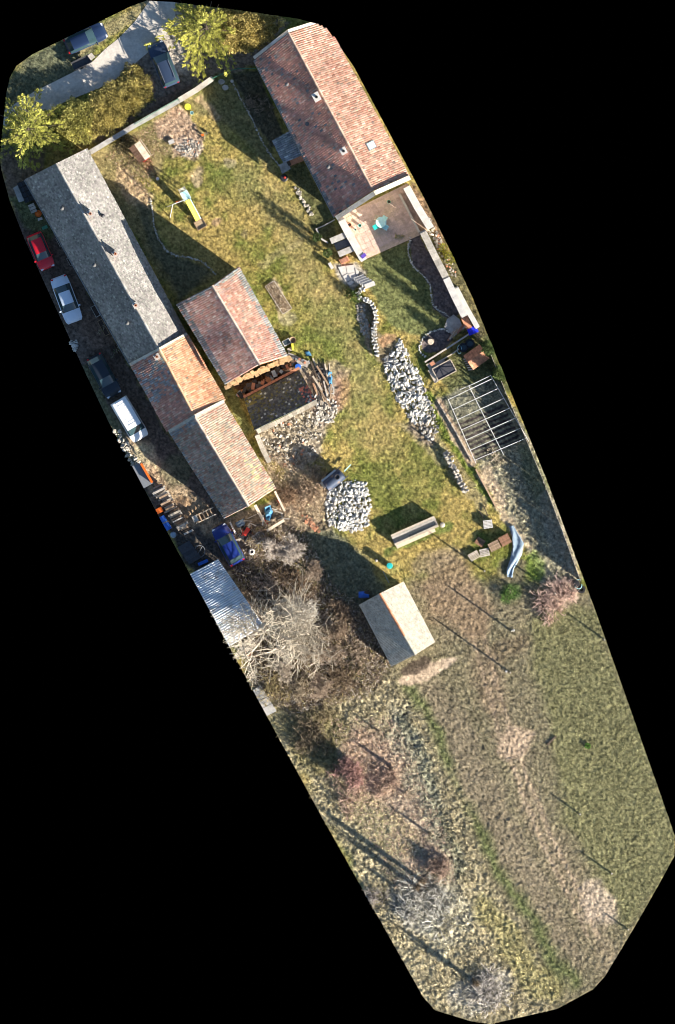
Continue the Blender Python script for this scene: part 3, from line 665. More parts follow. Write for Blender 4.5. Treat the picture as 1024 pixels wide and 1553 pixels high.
# corrugated metal shed cut by the edge on the left
hs = thing('metal_shed', 'grey corrugated metal roof beside the bare tree on the left edge', 'shed', W(330,905))
hq = [W(280,875,2.3), W(331,848,2.3), W(400,948,2.0), W(340,985,2.0)]
for i in range(6):
    a = lerp(hq[0], hq[1], 0); 
    t0, t1 = i/6, (i+1.03)/6
    qa = [lerp(hq[0], hq[3], t0), lerp(hq[0], hq[3], t1), lerp(hq[1], hq[2], t1), lerp(hq[1], hq[2], t0)]
    mb = MB(); sheet(mb, qa[0], qa[1], qa[2], qa[3], .23, .035, .01*(i % 2)); mb.build('roof_sheet', 'corrugated', hs, smooth=True, clip=True)
MB().prism([W(*p)[:2] for p in ((284,877),(329,853),(394,946),(342,978))], -.2, 1.9).build('wall', 'greywood', hs, clip=True)
mb = MB()
for i in range(8):
    mb.beam(W(392+i*5-14, 925+i*3, 2.0-.04*i), W(404+i*5-16, 957+i*2, 1.7), .16, .03)

# ---------------------------------------------------------------- walls, fences, terrace
def wall_run(name, label, cat, pts, w, h, m, cop=None, step=1.1, group=None):
    """a wall along a px polyline; coping slabs laid on top one by one"""
    t = thing(name, label, cat, W(*pts[len(pts)//2][:2]))
    mb = MB()
    for p, q in zip(pts, pts[1:]):
        a = W(p[0], p[1]); b = W(q[0], q[1]); d = (b-a).normalized(); n = Vector((-d.y, d.x, 0))*w/2; e = d*w*.25
        mb.prism([(v.x, v.y) for v in (a-n-e, b-n+e, b+n+e, a+n-e)], -.3, h+rnd.uniform(-.012,.012))
    mb.build('wall', m, t, clip=True)
    if cop:
        for p, q in zip(pts, pts[1:]):
            a = W(p[0], p[1]); b = W(q[0], q[1]); d = b-a; k = max(1, int(d.length/step)); ang = math.atan2(d.y, d.x)
            for i in range(k):
                c = lerp(a, b, (i+.5)/k)
                MB().box((c.x, c.y, h+.05+rnd.uniform(0,.015)), (d.length/k-.02, w+.06, .07), ang+rnd.uniform(-.01,.01)).build('coping_slab', cop, t, clip=True)
    return t
# low wall along the lane with its green railing
wall_run('boundary_wall', 'low pale wall with green railing between hedge and garden', 'wall', [(137,231),(205,190),(271,153)], .42, .8, 'concrete', 'concrete')
wall_run('boundary_wall', 'beige stretch of low wall between the railing and the mesh fence', 'wall', [(272,152),(300,135),(322,119)], .46, .9, 'plaster', 'plaster')
def railing(label, pts, z0, z1, step, m='greenmetal', name='railing', bars=True):
    t = thing(name, label, 'fence', W(*pts[0]))
    for p, q in zip(pts, pts[1:]):
        a = W(*p); b = W(*q); d = (b-a); k = max(1, round(d.length/step))
        for z in (z0+.15, z1-.05): MB().beam(a+Vector((0,0,z)), b+Vector((0,0,z)), .05, .04).build('rail', m, t)
        for i in range(k+1):
            c = lerp(a, b, i/k); MB().box((c.x, c.y, (z0+z1)/2), (.07,.07,z1-z0+.1)).build('post', m, t)
        if bars:
            mb = MB()
            for i in range(int(d.length/.14)):
                c = lerp(a, b, (i+.5)/int(d.length/.14)); mb.box((c.x, c.y, (z0+z1)/2), (.02,.02,z1-z0-.2))
            mb.build('bars', m, t)['kind'] = 'stuff'
    return t
railing('green metal railing standing on the low lane wall', [(205,188),(238,168),(270,150)], .8, 1.55, 2.0)
railing('dark green mesh fence from the beige wall to the farmhouse corner', [(322,119),(345,108),(362,104),(387,104)], 0, 1.3, 1.6)
# walled terrace behind the farmhouse
tz = .06
ter = struct(MB().prism([W(*p)[:2] for p in ((513,330),(618,278),(652,350),(548,396))], -.1, tz).build('terrace', mat('paving', (.50,.37,.30), .9, .25, 3, .3, 12, col2=(.58,.43,.29), stain=.56, sscale=.35)), 'pink brick-paved terrace')
P0 = Vector((518,334)); ex = Vector((612,287))-P0; ey = Vector((547,390))-P0
slabme = None
for i in range(13):
    for j in range(8):
        u0, u1, v0, v1 = i/13+.003, (i+1)/13-.003, j/8+.004, (j+1)/8-.004
        q = [P0+ex*u+ey*v for u, v in ((u0,v0),(u1,v0),(u1,v1),(u0,v1))]
        q = [(p.x+8*0, p.y) for p in q]
        me_ = MB().prism([W(*p)[:2] for p in q], tz-.02, tz+.018+rnd.random()*.012).build('paving_slab', 'paver' if 'paver' in M else M.setdefault('paver', mat('paver', (.54,.40,.335), .85, .25, 3, .2, 12, orand=.1, col2=(.60,.45,.31), stain=.6, sscale=.5)), ter)
wall_run('terrace_wall', 'white rendered wall along the left side of the terrace', 'wall', [(518,334),(533,362),(551,393)], .62, .75, 'white', 'white', 1.2)
wall_run('terrace_wall', 'tall white wall along the right side of the terrace', 'wall', [(618,286),(634,315),(652,344)], .7, 2.1, 'white')
mb = MB()
for i in range(5):
    t = i/5; p = lerp(Vector((606,294)), Vector((636,352)), t); q = lerp(Vector((606,294)), Vector((636,352)), t+.2)
    mb.beam(W(p.x, p.y, .35), W(q.x, q.y, .35), .22, .6)
o = thing('terrace_bench', 'low rendered ledge at the foot of the tall white terrace wall', 'ledge', W(620,322)); mb.build('ledge', 'plaster', o)
# garden wall on the right, its tumbled middle and the white slabs
wall_run('garden_wall', 'old stone garden wall running down from the terrace past the mulch bed', 'wall', [(642,352),(658,385),(676,420)], .6, 2.8, 'stone', 'stone', .5)
wall_run('garden_wall', 'pale capped lower stretch of garden wall beside the mulch bed', 'wall', [(677,422),(690,450),(704,478)], .6, 2.8, 'concrete', 'white', .9)
wall_run('white_coping', 'long white slab-topped wall on the far right edge of the garden', 'wall', [(692,437),(707,466),(724,496)], .42, 2.3, 'white', 'white', 1.0)
wall_run('brick_pier', 'short red-brown brick wall between pale wall and white slabs', 'wall', [(701,474),(711,496)], .6, 1.6, 'brick', 'terracotta', .45)
# slatted fence along the right edge of the vegetable garden
fen = thing('board_fence', 'dark weathered board fence along the right edge of the vegetable garden', 'fence', W(800,680))
fp = [(747,536),(770,595),(797,657),(828,731),(857,808),(883,880)]
bme = None
for p, q in zip(fp, fp[1:]):
    a = W(p[0]-2.5, p[1]+1); b = W(q[0]-2.5, q[1]+1); d = b-a; k = int(d.length/.26); ang = math.atan2(d.y, d.x)
    for i in range(k):
        c = lerp(a, b, (i+.5)/k)
        if bme is None:
            o = MB().box((0,0,.98), (.235,.03,2.0)).build('board', 'greywood', fen, local=True); bme = o.data
        else:
            o = bpy.data.objects.new('board', bme); C.objects.link(o); o.parent = fen
        o.location = c-fen.location+Vector((0,0,rnd.uniform(-.5,.08))); o.rotation_euler = (0, rnd.uniform(-.02,.02), ang+rnd.uniform(-.03,.03))
    MB().box((a.x-.06, a.y, .85), (.1,.1,1.8)).build('post', 'greywood', fen)

# ---------------------------------------------------------------- stones
def stone_mesh(seed, m, flat=.6):
    bm = bmesh.new(); r = random.Random(seed)
    for _ in range(13):
        d = Vector((r.gauss(0,1), r.gauss(0,1), r.gauss(0,1))).normalized()*r.uniform(.5,.66); bm.verts.new((d.x*1.1, d.y*.9, d.z*flat*1.2))
    h_ = bmesh.ops.convex_hull(bm, input=bm.verts); bmesh.ops.delete(bm, geom=[g for g in h_['geom_interior'] if isinstance(g, bmesh.types.BMVert)], context='VERTS')
    me = bpy.data.meshes.new('stone'); bm.to_mesh(me); bm.free(); me.materials.append(M[m]); return me
SM = {k: [stone_mesh(i+(0 if k == 'stone' else 50), k) for i in range(7)] for k in ('stone', 'stonewhite')}
SM['terracotta'] = [stone_mesh(90+i, 'terracotta', .35) for i in range(4)]
def stone(parent, px, py, z, s, k='stone', sy=None):
    o = bpy.data.objects.new('stone', rnd.choice(SM[k])); C.objects.link(o); o.parent = parent
    o.location = W(px, py, z)-parent.location; o.rotation_euler = (rnd.uniform(-.4,.4), rnd.uniform(-.4,.4), rnd.random()*6.28)
    o.scale = (s, (sy or s*rnd.uniform(.7,1)), s*rnd.uniform(.7,1.1)); return o
def edging(label, pts, step, s, k='stonewhite', z=.04, name='stone_edging', jit=.8):
    t = thing(name, label, 'edging', W(*pts[len(pts)//2]))
    L = [math.dist(p, q) for p, q in zip(pts, pts[1:])]; tot = sum(L); n = int(tot/step)
    for i in range(n):
        d = tot*(i+.5)/n; j = 0
        while d > L[j]: d -= L[j]; j += 1
        p = Vector(pts[j])+(Vector(pts[j+1])-Vector(pts[j]))*(d/L[j])
        stone(t, p.x+rnd.uniform(-jit,jit), p.y+rnd.uniform(-jit,jit), z, s*rnd.uniform(.75,1.3), k)
    return t
edging('curved row of white edging stones round the bed behind the long grey-roofed house', [(228,300),(231,315),(233,340),(240,362),(252,380),(268,388),(290,391),(308,398),(320,408),(327,418)], 3.2, .2)
edging('thin row of small stones edging the dark bed beside the farmhouse', [(352,123),(363,145),(377,170),(388,192),(398,215),(412,237),(424,251)], 3.4, .19)
edging('white stone edging curving round the mulch bed on the right', [(623,360),(619,375),(621,392),(630,408),(642,417),(652,430),(654,445),(655,458),(662,468),(676,476),(685,486)], 3.0, .2)
edging('ring of stones round the mulched stump bed', [(683,503),(672,499),(655,502),(642,512),(636,526),(640,538),(646,541)], 3.4, .24)
edging('heaped row of pale stones in the shade left of the farmhouse', [(450,285),(455,297),(463,308),(468,318),(474,327)], 1.9, .27, 'stone', jit=2.5)
def heap(label, poly, n, smin, smax, hmax, k='stonewhite', name='stone_pile', cat='stone pile', extra=None):
    cx = sum(p[0] for p in poly)/len(poly); cy = sum(p[1] for p in poly)/len(poly)
    t = thing(name, label, cat, W(cx, cy)); xs_ = [p[0] for p in poly]; ys_ = [p[1] for p in poly]; c = 0
    while c < n:
        x = rnd.uniform(min(xs_), max(xs_)); y = rnd.uniform(min(ys_), max(ys_)); X = np.array([x]); Y = np.array([y])
        if not in_poly(X, Y, poly)[0]: continue
        d = seg_dist(X, Y, poly, True)[0]; z = min(1, d/14)*hmax*rnd.uniform(.3,1)
        stone(t, x, y, z, rnd.uniform(smin, smax), extra if extra and rnd.random() < .16 else k); c += 1
    base = MB()
    for _ in range(int(n*3.5)):
        x = rnd.uniform(min(xs_), max(xs_)); y = rnd.uniform(min(ys_), max(ys_)); X = np.array([x]); Y = np.array([y])
        if not in_poly(X, Y, poly)[0]: continue
        z = min(1, seg_dist(X, Y, poly, True)[0]/14)*hmax*rnd.uniform(0,.7); me = rnd.choice(SM[k]); s_ = rnd.uniform(.10,.24); q = Matrix.Rotation(rnd.random()*6.28, 3, 'Z') @ Matrix.Rotation(rnd.uniform(-.5,.5), 3, 'X'); o_ = W(x, y, z)
        base.add([o_+q @ (v.co*s_) for v in me.vertices], [tuple(p.vertices) for p in me.polygons])
    if base.v: base.build('small_stones', M[k], t)['kind'] = 'stuff'
    return t
P1 = [(606,514),(616,530),(625,550),(640,575),(648,600),(650,630),(640,645),(625,640),(612,622),(600,600),(588,575),(580,545),(592,535)]
heap('long pile of white quarry stones beside the vegetable garden', P1, 298, .22, .52, .22, extra='stone')
heap('square heap of white stones below the blue-grey tank', [(497,742),(515,732),(540,728),(556,733),(563,760),(560,795),(548,806),(520,805),(498,795),(494,765)], 280, .2, .46, .2, extra='stone')
heap('small grey rubble heap in the brambles left of the shed', [(485,945),(500,932),(525,940),(520,960),(500,968)], 45, .2, .5, .25, 'stone')
heap('scatter of brownish rubble below the white quarry stones', [(640,600),(655,610),(665,650),(655,672),(638,655)], 45, .2, .42, .25, 'stone')
heap('broken masonry spread below the mossy lean-to', [(390,655),(470,612),(490,650),(480,690),(440,715),(405,690)], 90, .16, .42, .12, 'stone', extra='terracotta')
heap('pale rubble spilling from the lower right corner of the lean-to', [(475,600),(495,595),(515,615),(505,640),(480,640)], 70, .2, .45, .2, 'stone', extra='stonewhite')
heap('low heap of pinkish stones in the small bed near the beige lane wall', [(265,222),(290,210),(308,222),(300,238),(275,238)], 50, .16, .34, .1, 'stone', extra='terracotta')
heap('grey stones and sticks in the bed beside the curved retaining wall', [(540,462),(552,458),(558,490),(562,515),(552,510),(543,485)], 40, .2, .42, .15, 'stone', extra='terracotta')
heap('broken orange tiles in the grass left of the square stone heap', [(455,775),(480,795),(488,808),(478,808),(462,790)], 16, .25, .5, .08, 'terracotta', 'tile_rubble', 'rubble')
heap('few broken orange tiles under the bare tree', [(445,860),(458,872),(462,885),(450,880)], 10, .25, .45, .08, 'terracotta', 'tile_rubble', 'rubble')
heap('row of pale stones along the left edge beside the white van', [(172,652),(182,650),(205,690),(218,712),(210,716),(190,690)], 40, .2, .5, .2, 'stone')
heap('few white stones near the concrete slabs on the left edge', [(436,1050),(448,1048),(450,1066),(438,1066)], 12, .2, .4, .1, 'stonewhite')
heap('brown rubble and dead ivy along the outer side of the old garden wall', [(640,330),(652,330),(676,378),(694,420),(686,420),(664,380)], 60, .16, .4, .5, 'stone', extra='terracotta')
# dry-stone retaining wall curving below the terrace
def drystone(label, pts, w, h, k='stonewhite', n=3, s=.36):
    t = thing('retaining_wall', label, 'wall', W(*pts[len(pts)//2]))
    mb = MB()
    for p, q in zip(pts, pts[1:]): mb.beam(W(p[0], p[1], h/2-.08), W(q[0], q[1], h/2-.08), w*.6, h)
    mb.build('core', 'stone', t)
    for p, q in zip(pts, pts[1:]):
        d = math.dist(p, q); c = max(1, int(d/4.2)); nx, ny = -(q[1]-p[1])/d, (q[0]-p[0])/d
        for i in range(c):
            for j in range(n):
                f = (j/(n-1)-.5)*w*S*.8 if n > 1 else 0; tt = (i+.5)/c
                stone(t, p[0]+(q[0]-p[0])*tt+nx*f+rnd.uniform(-1,1), p[1]+(q[1]-p[1])*tt+ny*f+rnd.uniform(-1,1), h-.05+rnd.uniform(-.05,.08), s*rnd.uniform(.75,1.3), k)
drystone('curving dry-stone retaining wall from the pale steps down to the stone pile', [(553,438),(545,441),(543,449),(550,453),(560,456),(566,464),(570,475),(570,486),(567,500),(568,515),(571,530),(572,541)], .4, .6, 'stonewhite', 3, .26)
drystone('low dry-stone wall on the lawn edge below the quarry stones', [(673,686),(680,692),(685,703),(692,717),(700,733),(707,748)], .38, .5, 'stone', 2, .32)

# ---------------------------------------------------------------- trees and shrubs
def tri_leaves(pos, dirs, L, wd, r, roll=.8):
    """one slip per point: base at pos, along dirs"""
    n = len(pos); side = np.cross(dirs, np.array([0, 0, 1.])[None]+(r.random((n, 3))-.5)*roll); side /= np.linalg.norm(side, axis=1)[:, None]+1e-9
    v = np.empty((n, 4, 3)); v[:, 0] = pos; v[:, 1] = pos+dirs*(L*.5)[:, None]+side*(wd*.5)[:, None]; v[:, 2] = pos+dirs*L[:, None]; v[:, 3] = pos+dirs*(L*.5)[:, None]-side*(wd*.5)[:, None]
    return v.reshape(-1, 3)
def conifer(label, px, py, R, H, seed, cols):
    r = np.random.default_rng(seed); rr = random.Random(seed)
    t = thing('conifer', label, 'tree', W(px, py)); c = W(px, py)
    mb = MB(); mb.col = (.10,.08,.06); mb.tube((c.x, c.y, -.2), (c.x, c.y, H*.97), .26, .03, 9, False)
    PS, DS, CS = [], [], []
    z = 1.0
    while z < H*.99:
        f = 1-z/H; ln = R*min(1, (f**.75)*1.12)+.15; nb = 6; ph = rr.random()*6.28
        for b in range(nb):
            az = ph+b*6.283/nb+rr.uniform(-.25,.25); l = ln*rr.uniform(.72,1.15); dr = rr.uniform(.25,.45)
            h = Vector((math.cos(az), math.sin(az), 0)); p0 = Vector((c.x, c.y, z))
            end = p0+h*l+Vector((0,0,-dr*l*.55+.12*l)); mb.tube(p0, p0+h*l*.5+Vector((0,0,-.08*l)), .045, .03, 4, False); mb.tube(p0+h*l*.5+Vector((0,0,-.08*l)), end, .03, .01, 4, False)
            m_ = int(l*8)+2; k_ = 11; n = m_*k_; st = (.12+.9*r.random(m_))**.8; st = np.clip(st, 0, 1)          # shoots along the branch, each a tuft of needles
            sd = np.where(r.random(m_) < .5, -1., 1.); off = (.30*l*(1-st)*np.clip(st*4, 0, 1)+.05)*r.random(m_)**.7*sd
            s = np.repeat(st, k_); spread = np.repeat(off, k_)
            hz = np.array([h.x, h.y, 0]); pz = np.array([-h.y, h.x, 0]); back = np.repeat(r.random(m_), k_)
            pos = np.array(p0)[None]+hz[None]*(s*l)[:, None]+pz[None]*spread[:, None]+r.normal(size=(n, 3))*.055
            pos += (hz[None]*.9+pz[None]*np.sign(spread)[:, None]*.5)*(r.random(n)*.22)[:, None]
            pos[:, 2] += -dr*l*.55*s**2+.12*l*s**3-.12*np.abs(spread)+back*.12
            d = hz[None]*(.8+.2*r.random(n))[:, None]+pz[None]*np.sign(spread)[:, None]*(.5+.3*r.random(n))[:, None]+np.array([0, 0, 1.])[None]*(r.random(n)*.8-.15)[:, None]+(r.random((n, 3))-.5)*.9
            PS.append(pos); DS.append(d/np.linalg.norm(d, axis=1)[:, None]); g = rr.uniform(.75,1.25)
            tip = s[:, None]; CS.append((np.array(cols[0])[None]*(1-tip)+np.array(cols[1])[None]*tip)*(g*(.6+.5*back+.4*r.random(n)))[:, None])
        z += .46+.4*f
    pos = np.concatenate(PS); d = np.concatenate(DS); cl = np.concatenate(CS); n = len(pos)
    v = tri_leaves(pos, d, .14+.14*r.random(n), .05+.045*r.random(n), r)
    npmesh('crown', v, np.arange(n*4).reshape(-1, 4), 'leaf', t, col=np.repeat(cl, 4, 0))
    npmesh('trunk', np.array(mb.v), np.array(mb.f), 'twig', t, col=np.array(mb.c))
    return t
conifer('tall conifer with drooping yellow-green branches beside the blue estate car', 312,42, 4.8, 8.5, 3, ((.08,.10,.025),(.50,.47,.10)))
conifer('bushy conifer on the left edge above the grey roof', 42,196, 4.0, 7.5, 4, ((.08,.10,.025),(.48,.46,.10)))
def shrub(name, label, lobes, n, size, cols, seed, group=None, cat='shrub', trunk=True, sq=1.0):
    """lobes: (px,py,z,r) leaf masses; leaves lie through the shell of each lobe"""
    r = np.random.default_rng(seed); cx = sum(l[0] for l in lobes)/len(lobes); cy = sum(l[1] for l in lobes)/len(lobes)
    t = thing(name, label, cat, W(cx, cy), group=group); PS, DS, CS = [], [], []
    tot = sum(l[3]**2 for l in lobes)
    mb = MB()
    for (px, py, z, R) in lobes:
        k = int(n*R*R/tot); c = W(px, py, z); d = r.normal(size=(k, 3)); d /= np.linalg.norm(d, axis=1)[:, None]; d[:, 2] = np.abs(d[:, 2])*1.0-.25*(r.random(k) < .3)
        bum = .5+.95*fbm(d[:, 0]*40+px, d[:, 1]*40+py, 13, 3, 2)
        rad = R*bum*(1-.38*r.random(k)**2); pos = np.array(c)[None]+d*rad[:, None]*np.array([1, 1, sq])[None]; pos[:, 2] = np.maximum(pos[:, 2], .05)
        dd = d+(r.random((k, 3))-.5)*1.6; PS.append(pos); DS.append(dd/np.linalg.norm(dd, axis=1)[:, None])
        w_ = (r.random(k)*.7+.3*fbm(pos[:, 0]*10, pos[:, 1]*10, 6, 1))[:, None]; w_ = np.clip(w_*1.5-.25+(fbm(pos[:, 0]*16, pos[:, 1]*16, 11, 2)[:, None]-.5)*1.6, 0, 1); CS.append((np.array(cols[0])[None]*(1-w_)+np.array(cols[1])[None]*w_)*(.6+.8*r.random(k))[:, None])
        b = W(px, py, -.1)
        for q in range(4): mb.tube(b, c+Vector((rnd.uniform(-.5,.5)*R, rnd.uniform(-.5,.5)*R, R*.35)), .05, .015, 5, False)
    pos = np.concatenate(PS); d = np.concatenate(DS); cl = np.concatenate(CS); k = len(pos)
    v = tri_leaves(pos, d, size*(.7+.7*r.random(k)), size*.55*(.7+.6*r.random(k)), r, 1.6)
    npmesh('crown', v, np.arange(k*4).reshape(-1, 4), 'leaf', t, col=np.repeat(cl, 4, 0))
    if trunk: mb.build('stem', 'bark', t)
    return t
GOLD = ((.13,.11,.03),(.62,.52,.18)); GOLDG = ((.10,.10,.025),(.54,.50,.15))
shrub('hedge_shrub', 'golden hedge shrub next to the conifer on the left edge', [(105,185,1.0,1.5),(122,172,1.0,1.4),(118,198,.8,1.3),(92,196,.8,1.2)], 9500, .15, GOLDG, 21, 'golden hedge along the lane', sq=.75)
shrub('hedge_shrub', 'broad golden hedge shrub in the middle of the lane hedge', [(150,163,1.0,1.45),(168,152,.8,1.5),(160,182,.7,1.4),(140,190,.7,1.2),(178,172,.6,1.2)], 12000, .15, GOLD, 22, 'golden hedge along the lane', sq=.5)
shrub('hedge_shrub', 'golden hedge shrub at the right end of the lane hedge, by the estate car', [(195,142,.35,1.5),(212,128,.25,1.25),(203,112,.15,1.0),(200,158,.4,1.1),(220,146,.3,.9),(190,126,.2,.9)], 10500, .15, GOLD, 23, 'golden hedge along the lane', sq=.36)
shrub('golden_bush', 'large golden bush between the tall conifer and the farmhouse gable', [(372,38,3.9,2.0),(395,40,3.9,1.6),(356,54,3.4,1.5),(382,58,3.5,1.4),(408,34,3.6,1.2),(345,30,3.4,1.4)], 17000, .17, ((.18,.145,.04),(.58,.46,.16)), 24)
shrub('dark_shrub', 'dark leafy shrub beside the playhouse', [(186,222,.5,.7),(192,214,.5,.6)], 900, .16, ((.045,.04,.02),(.12,.10,.05)), 25)
shrub('green_bush', 'yellow-green bush at the foot of the old garden wall', [(683,392,.4,.5),(678,385,.3,.4),(672,376,.3,.4)], 700, .14, ((.10,.11,.02),(.36,.33,.04)), 26)
shrub('green_bush', 'low green bush hugging the lane side of the meadow path', [(775,898,.3,.6),(768,905,.2,.5)], 700, .13, ((.03,.06,.015),(.08,.16,.03)), 27)
shrub('green_bush', 'small dark green shrub behind the circular stump bed end of the stone wall', [(540,450,.3,.55),(531,446,.2,.4)], 600, .13, ((.03,.055,.015),(.10,.15,.03)), 28)
for i, (x, y, h_, lab) in enumerate(((741,527,4.0,'dark evergreen at the right edge behind the blue tub, made tall to cast shade'),(757,566,3.4,'dark evergreen added for its shade at the right edge above the greenhouse frame'),(497,384,2.3,'slender columnar evergreen at the foot of the outdoor steps'),(481,360,2.2,'slender columnar evergreen in the shade of the farmhouse'))):  # the tall pair is added to throw fingers of shade over the walled garden
    shrub('columnar_evergreen', lab, [(x, y, z, (.28+.1*math.sin(z*1.3)) if h_ < 3 else .75*(1-.5*z/h_)) for z in np.arange(.3, h_, .35)], 800 if h_ < 3 else 3000, .13 if h_ < 3 else .17, ((.03,.05,.015),(.08,.11,.03)), 30+i)

def bare_tree(name, label, px, py, H, R, seed, col, lean=(0,0), depth=5, r0=.2, kids=(3,4), cat='tree', group=None, up=.55, lf=(.55,.8)):
    rr = random.Random(seed); t = thing(name, label, cat, W(px, py), group=group); mb = MB(); tr = MB(); base = W(px, py, -.15)
    def grow(p, d, l, rad, dep):
        q = p; seg = 3 if dep > 1 else 2
        for s in range(seg):
            d = (d+Vector((rr.uniform(-.22,.22), rr.uniform(-.22,.22), rr.uniform(-.1,.16)))).normalized(); e = q+d*l/seg
            r1 = rad*(1-.22*(s+1)/seg*1.2); w_ = tr if dep == depth else mb
            g = rr.uniform(.7,1.3); w_.col = tuple(c*g for c in col)
            w_.tube(q, e, rad*(1-.22*s/seg*1.2), max(r1, .006), 7 if dep == depth else (5 if dep > depth-2 else 3), False); q = e
            if dep > 0 and (dep < depth or s == seg-1):
                for k in range(rr.randint(*kids) if s == seg-1 else rr.randint(1,2)):
                    az = rr.random()*6.283; sp = rr.uniform(.5,1.05)
                    o = Vector((math.cos(az), math.sin(az), rr.uniform(-.15,.5)*up)); nd = (d*(1-sp*.45)+o*sp).normalized(); nd.z = max(nd.z, -.15)
                    grow(q, nd, l*rr.uniform(*lf), max(rad*.62, .02), dep-1)
    d0 = Vector((lean[0], lean[1], 1)).normalized()
    grow(base, d0, H*.3, r0, depth)
    f4 = lambda m_: np.array([f for f in m_.f if len(f) == 4])
    npmesh('trunk', np.array(tr.v), f4(tr), 'twig', t, col=np.array(tr.c)); 
    tri = np.array([f[:4] for f in mb.f]); npmesh('crown', np.array(mb.v), tri, 'twig', t, col=np.array(mb.c)); return t
ASH = (.60,.54,.45); BRN = (.30,.23,.17)
bare_tree('bare_tree', 'largest bare tree, pale branches spreading by the corrugated metal shed', 383,962, 10.5, 6, 5, (.44,.39,.31), (.25,.1), 5, .30, (2,2), up=.2, lf=(.70,.95))
bare_tree('bare_tree', 'bare grey-twigged tree beside the scrap heap and blue hatchback', 432,842, 5.0, 3, 6, (.48,.42,.36), (.0,.1), 5, .13, (2,4))
bare_tree('bare_tree', 'bare tree left of the shed with white-grey twigs over rubble', 462,925, 5.2, 3, 7, (.58,.54,.48), (-.05,.05), 5, .13, (2,3))
bare_tree('bare_tree', 'bare brown tree in the brambles left of the shed', 500,985, 4.2, 3, 8, BRN, (.1,0), 5, .1, (2,3))
bare_tree('bare_tree', 'bare tree low in the thicket above the concrete slabs', 425,1010, 4.5, 3, 9, (.40,.34,.27), (.1,-.1), 5, .11, (2,3))
bare_tree('bare_tree', 'dark bare tree in the shade right of the scrap heap', 470,868, 4.2, 3, 12, (.26,.20,.15), (.1,.1), 5, .11, (2,3))
bare_tree('bare_tree', 'low bare tree between the brambles and the rough bank', 485,1040, 3.8, 3, 13, (.30,.23,.17), (-.1,.1), 5, .1, (2,3))
bare_tree('bare_tree', 'small bare tree above the brown brambles by the shed', 525,965, 3.2, 3, 14, (.24,.18,.13), (.1,.1), 5, .09, (2,3))
bare_tree('bare_tree', 'slim bare tree at the left edge below the metal shed', 362,985, 4.0, 2, 10, ASH, (.1,.0), 4, .1, (2,3))
def sapling(label, px, py, H, seed, stems=5, spread=.16):
    """a young tree with straight upright stems and short steep side shoots"""
    rr = random.Random(seed); t = thing('bare_sapling', label, 'tree', W(px, py), group='saplings on the rough bank'); tr = MB(); mb = MB()
    for k in range(stems):
        az = rr.random()*6.283; b = W(px, py, -.1)+Vector((math.cos(az), math.sin(az), 0))*spread*.35*rr.random(); h = H*(1 if k == 0 else rr.uniform(.6,.95)); g = rr.uniform(.7,1.2)
        tip = b+Vector((math.cos(az)*spread*rr.random()*1.6, math.sin(az)*spread*rr.random()*1.6, h)); tr.col = mb.col = (.22*g,.175*g,.13*g); tr.tube(b, lerp(b, tip, .5), .06+.016*H, .045+.009*H, 5, False); tr.tube(lerp(b, tip, .5), tip, .045+.009*H, .015, 5, False)
        for q in range(int(7*H)):
            f = rr.uniform(.25,.97); p = lerp(b, tip, f); a2 = rr.random()*6.283; l = (1-f)*.35*H*rr.uniform(.4,1)+.1; mb.tube(p, p+Vector((math.cos(a2)*l*.38, math.sin(a2)*l*.38, l)), .014, .005, 3, False)
    npmesh('trunk', np.array(tr.v), np.array(tr.f), 'twig', t, col=np.array(tr.c)); npmesh('crown', np.array(mb.v), np.array(mb.f), 'twig', t, col=np.array(mb.c))
SAP = [(577,1110,1.5,3,'bare sapling nearest the shed on the rough bank'),(597,1166,1.8,4,'bare sapling right of the red-twigged shrub'),(593,1160,1.5,2,'thin bare sapling close above the one right of the red shrub'),(614,1203,1.0,3,'third bare sapling down the rough bank'),(541,1222,.8,3,'short bare sapling below the red-twigged shrub'),
 (651,1264,1.8,3,'bare sapling beside the tussock hollow'),(657,1302,1.6,3,'bare sapling above the brown twiggy shrub'),(651,1296,1.3,2,'short bare sapling beside the brown twiggy shrub'),(642,1336,4.9,10,'tallest bare sapling, left of the brown twiggy shrub'),(634,1346,4.4,7,'bare sapling just left of the tallest one'),
 (545,1112,.8,2,'tiny bare sapling high on the rough bank'),(723,1491,4.0,9,'lone bare sapling near the bottom edge'),(718,1487,3.4,6,'slim bare sapling close beside the lone one at the bottom'),(600,1345,1.9,3,'bare sapling near the left edge of the bank'),(492,1088,1.1,2,'short bare sapling at the top of the rough bank')]
for i, (x, y, h_, n_, lab) in enumerate(SAP): sapling(lab, x, y, h_, 40+i, n_, .12 if h_ < 2.5 else .26)
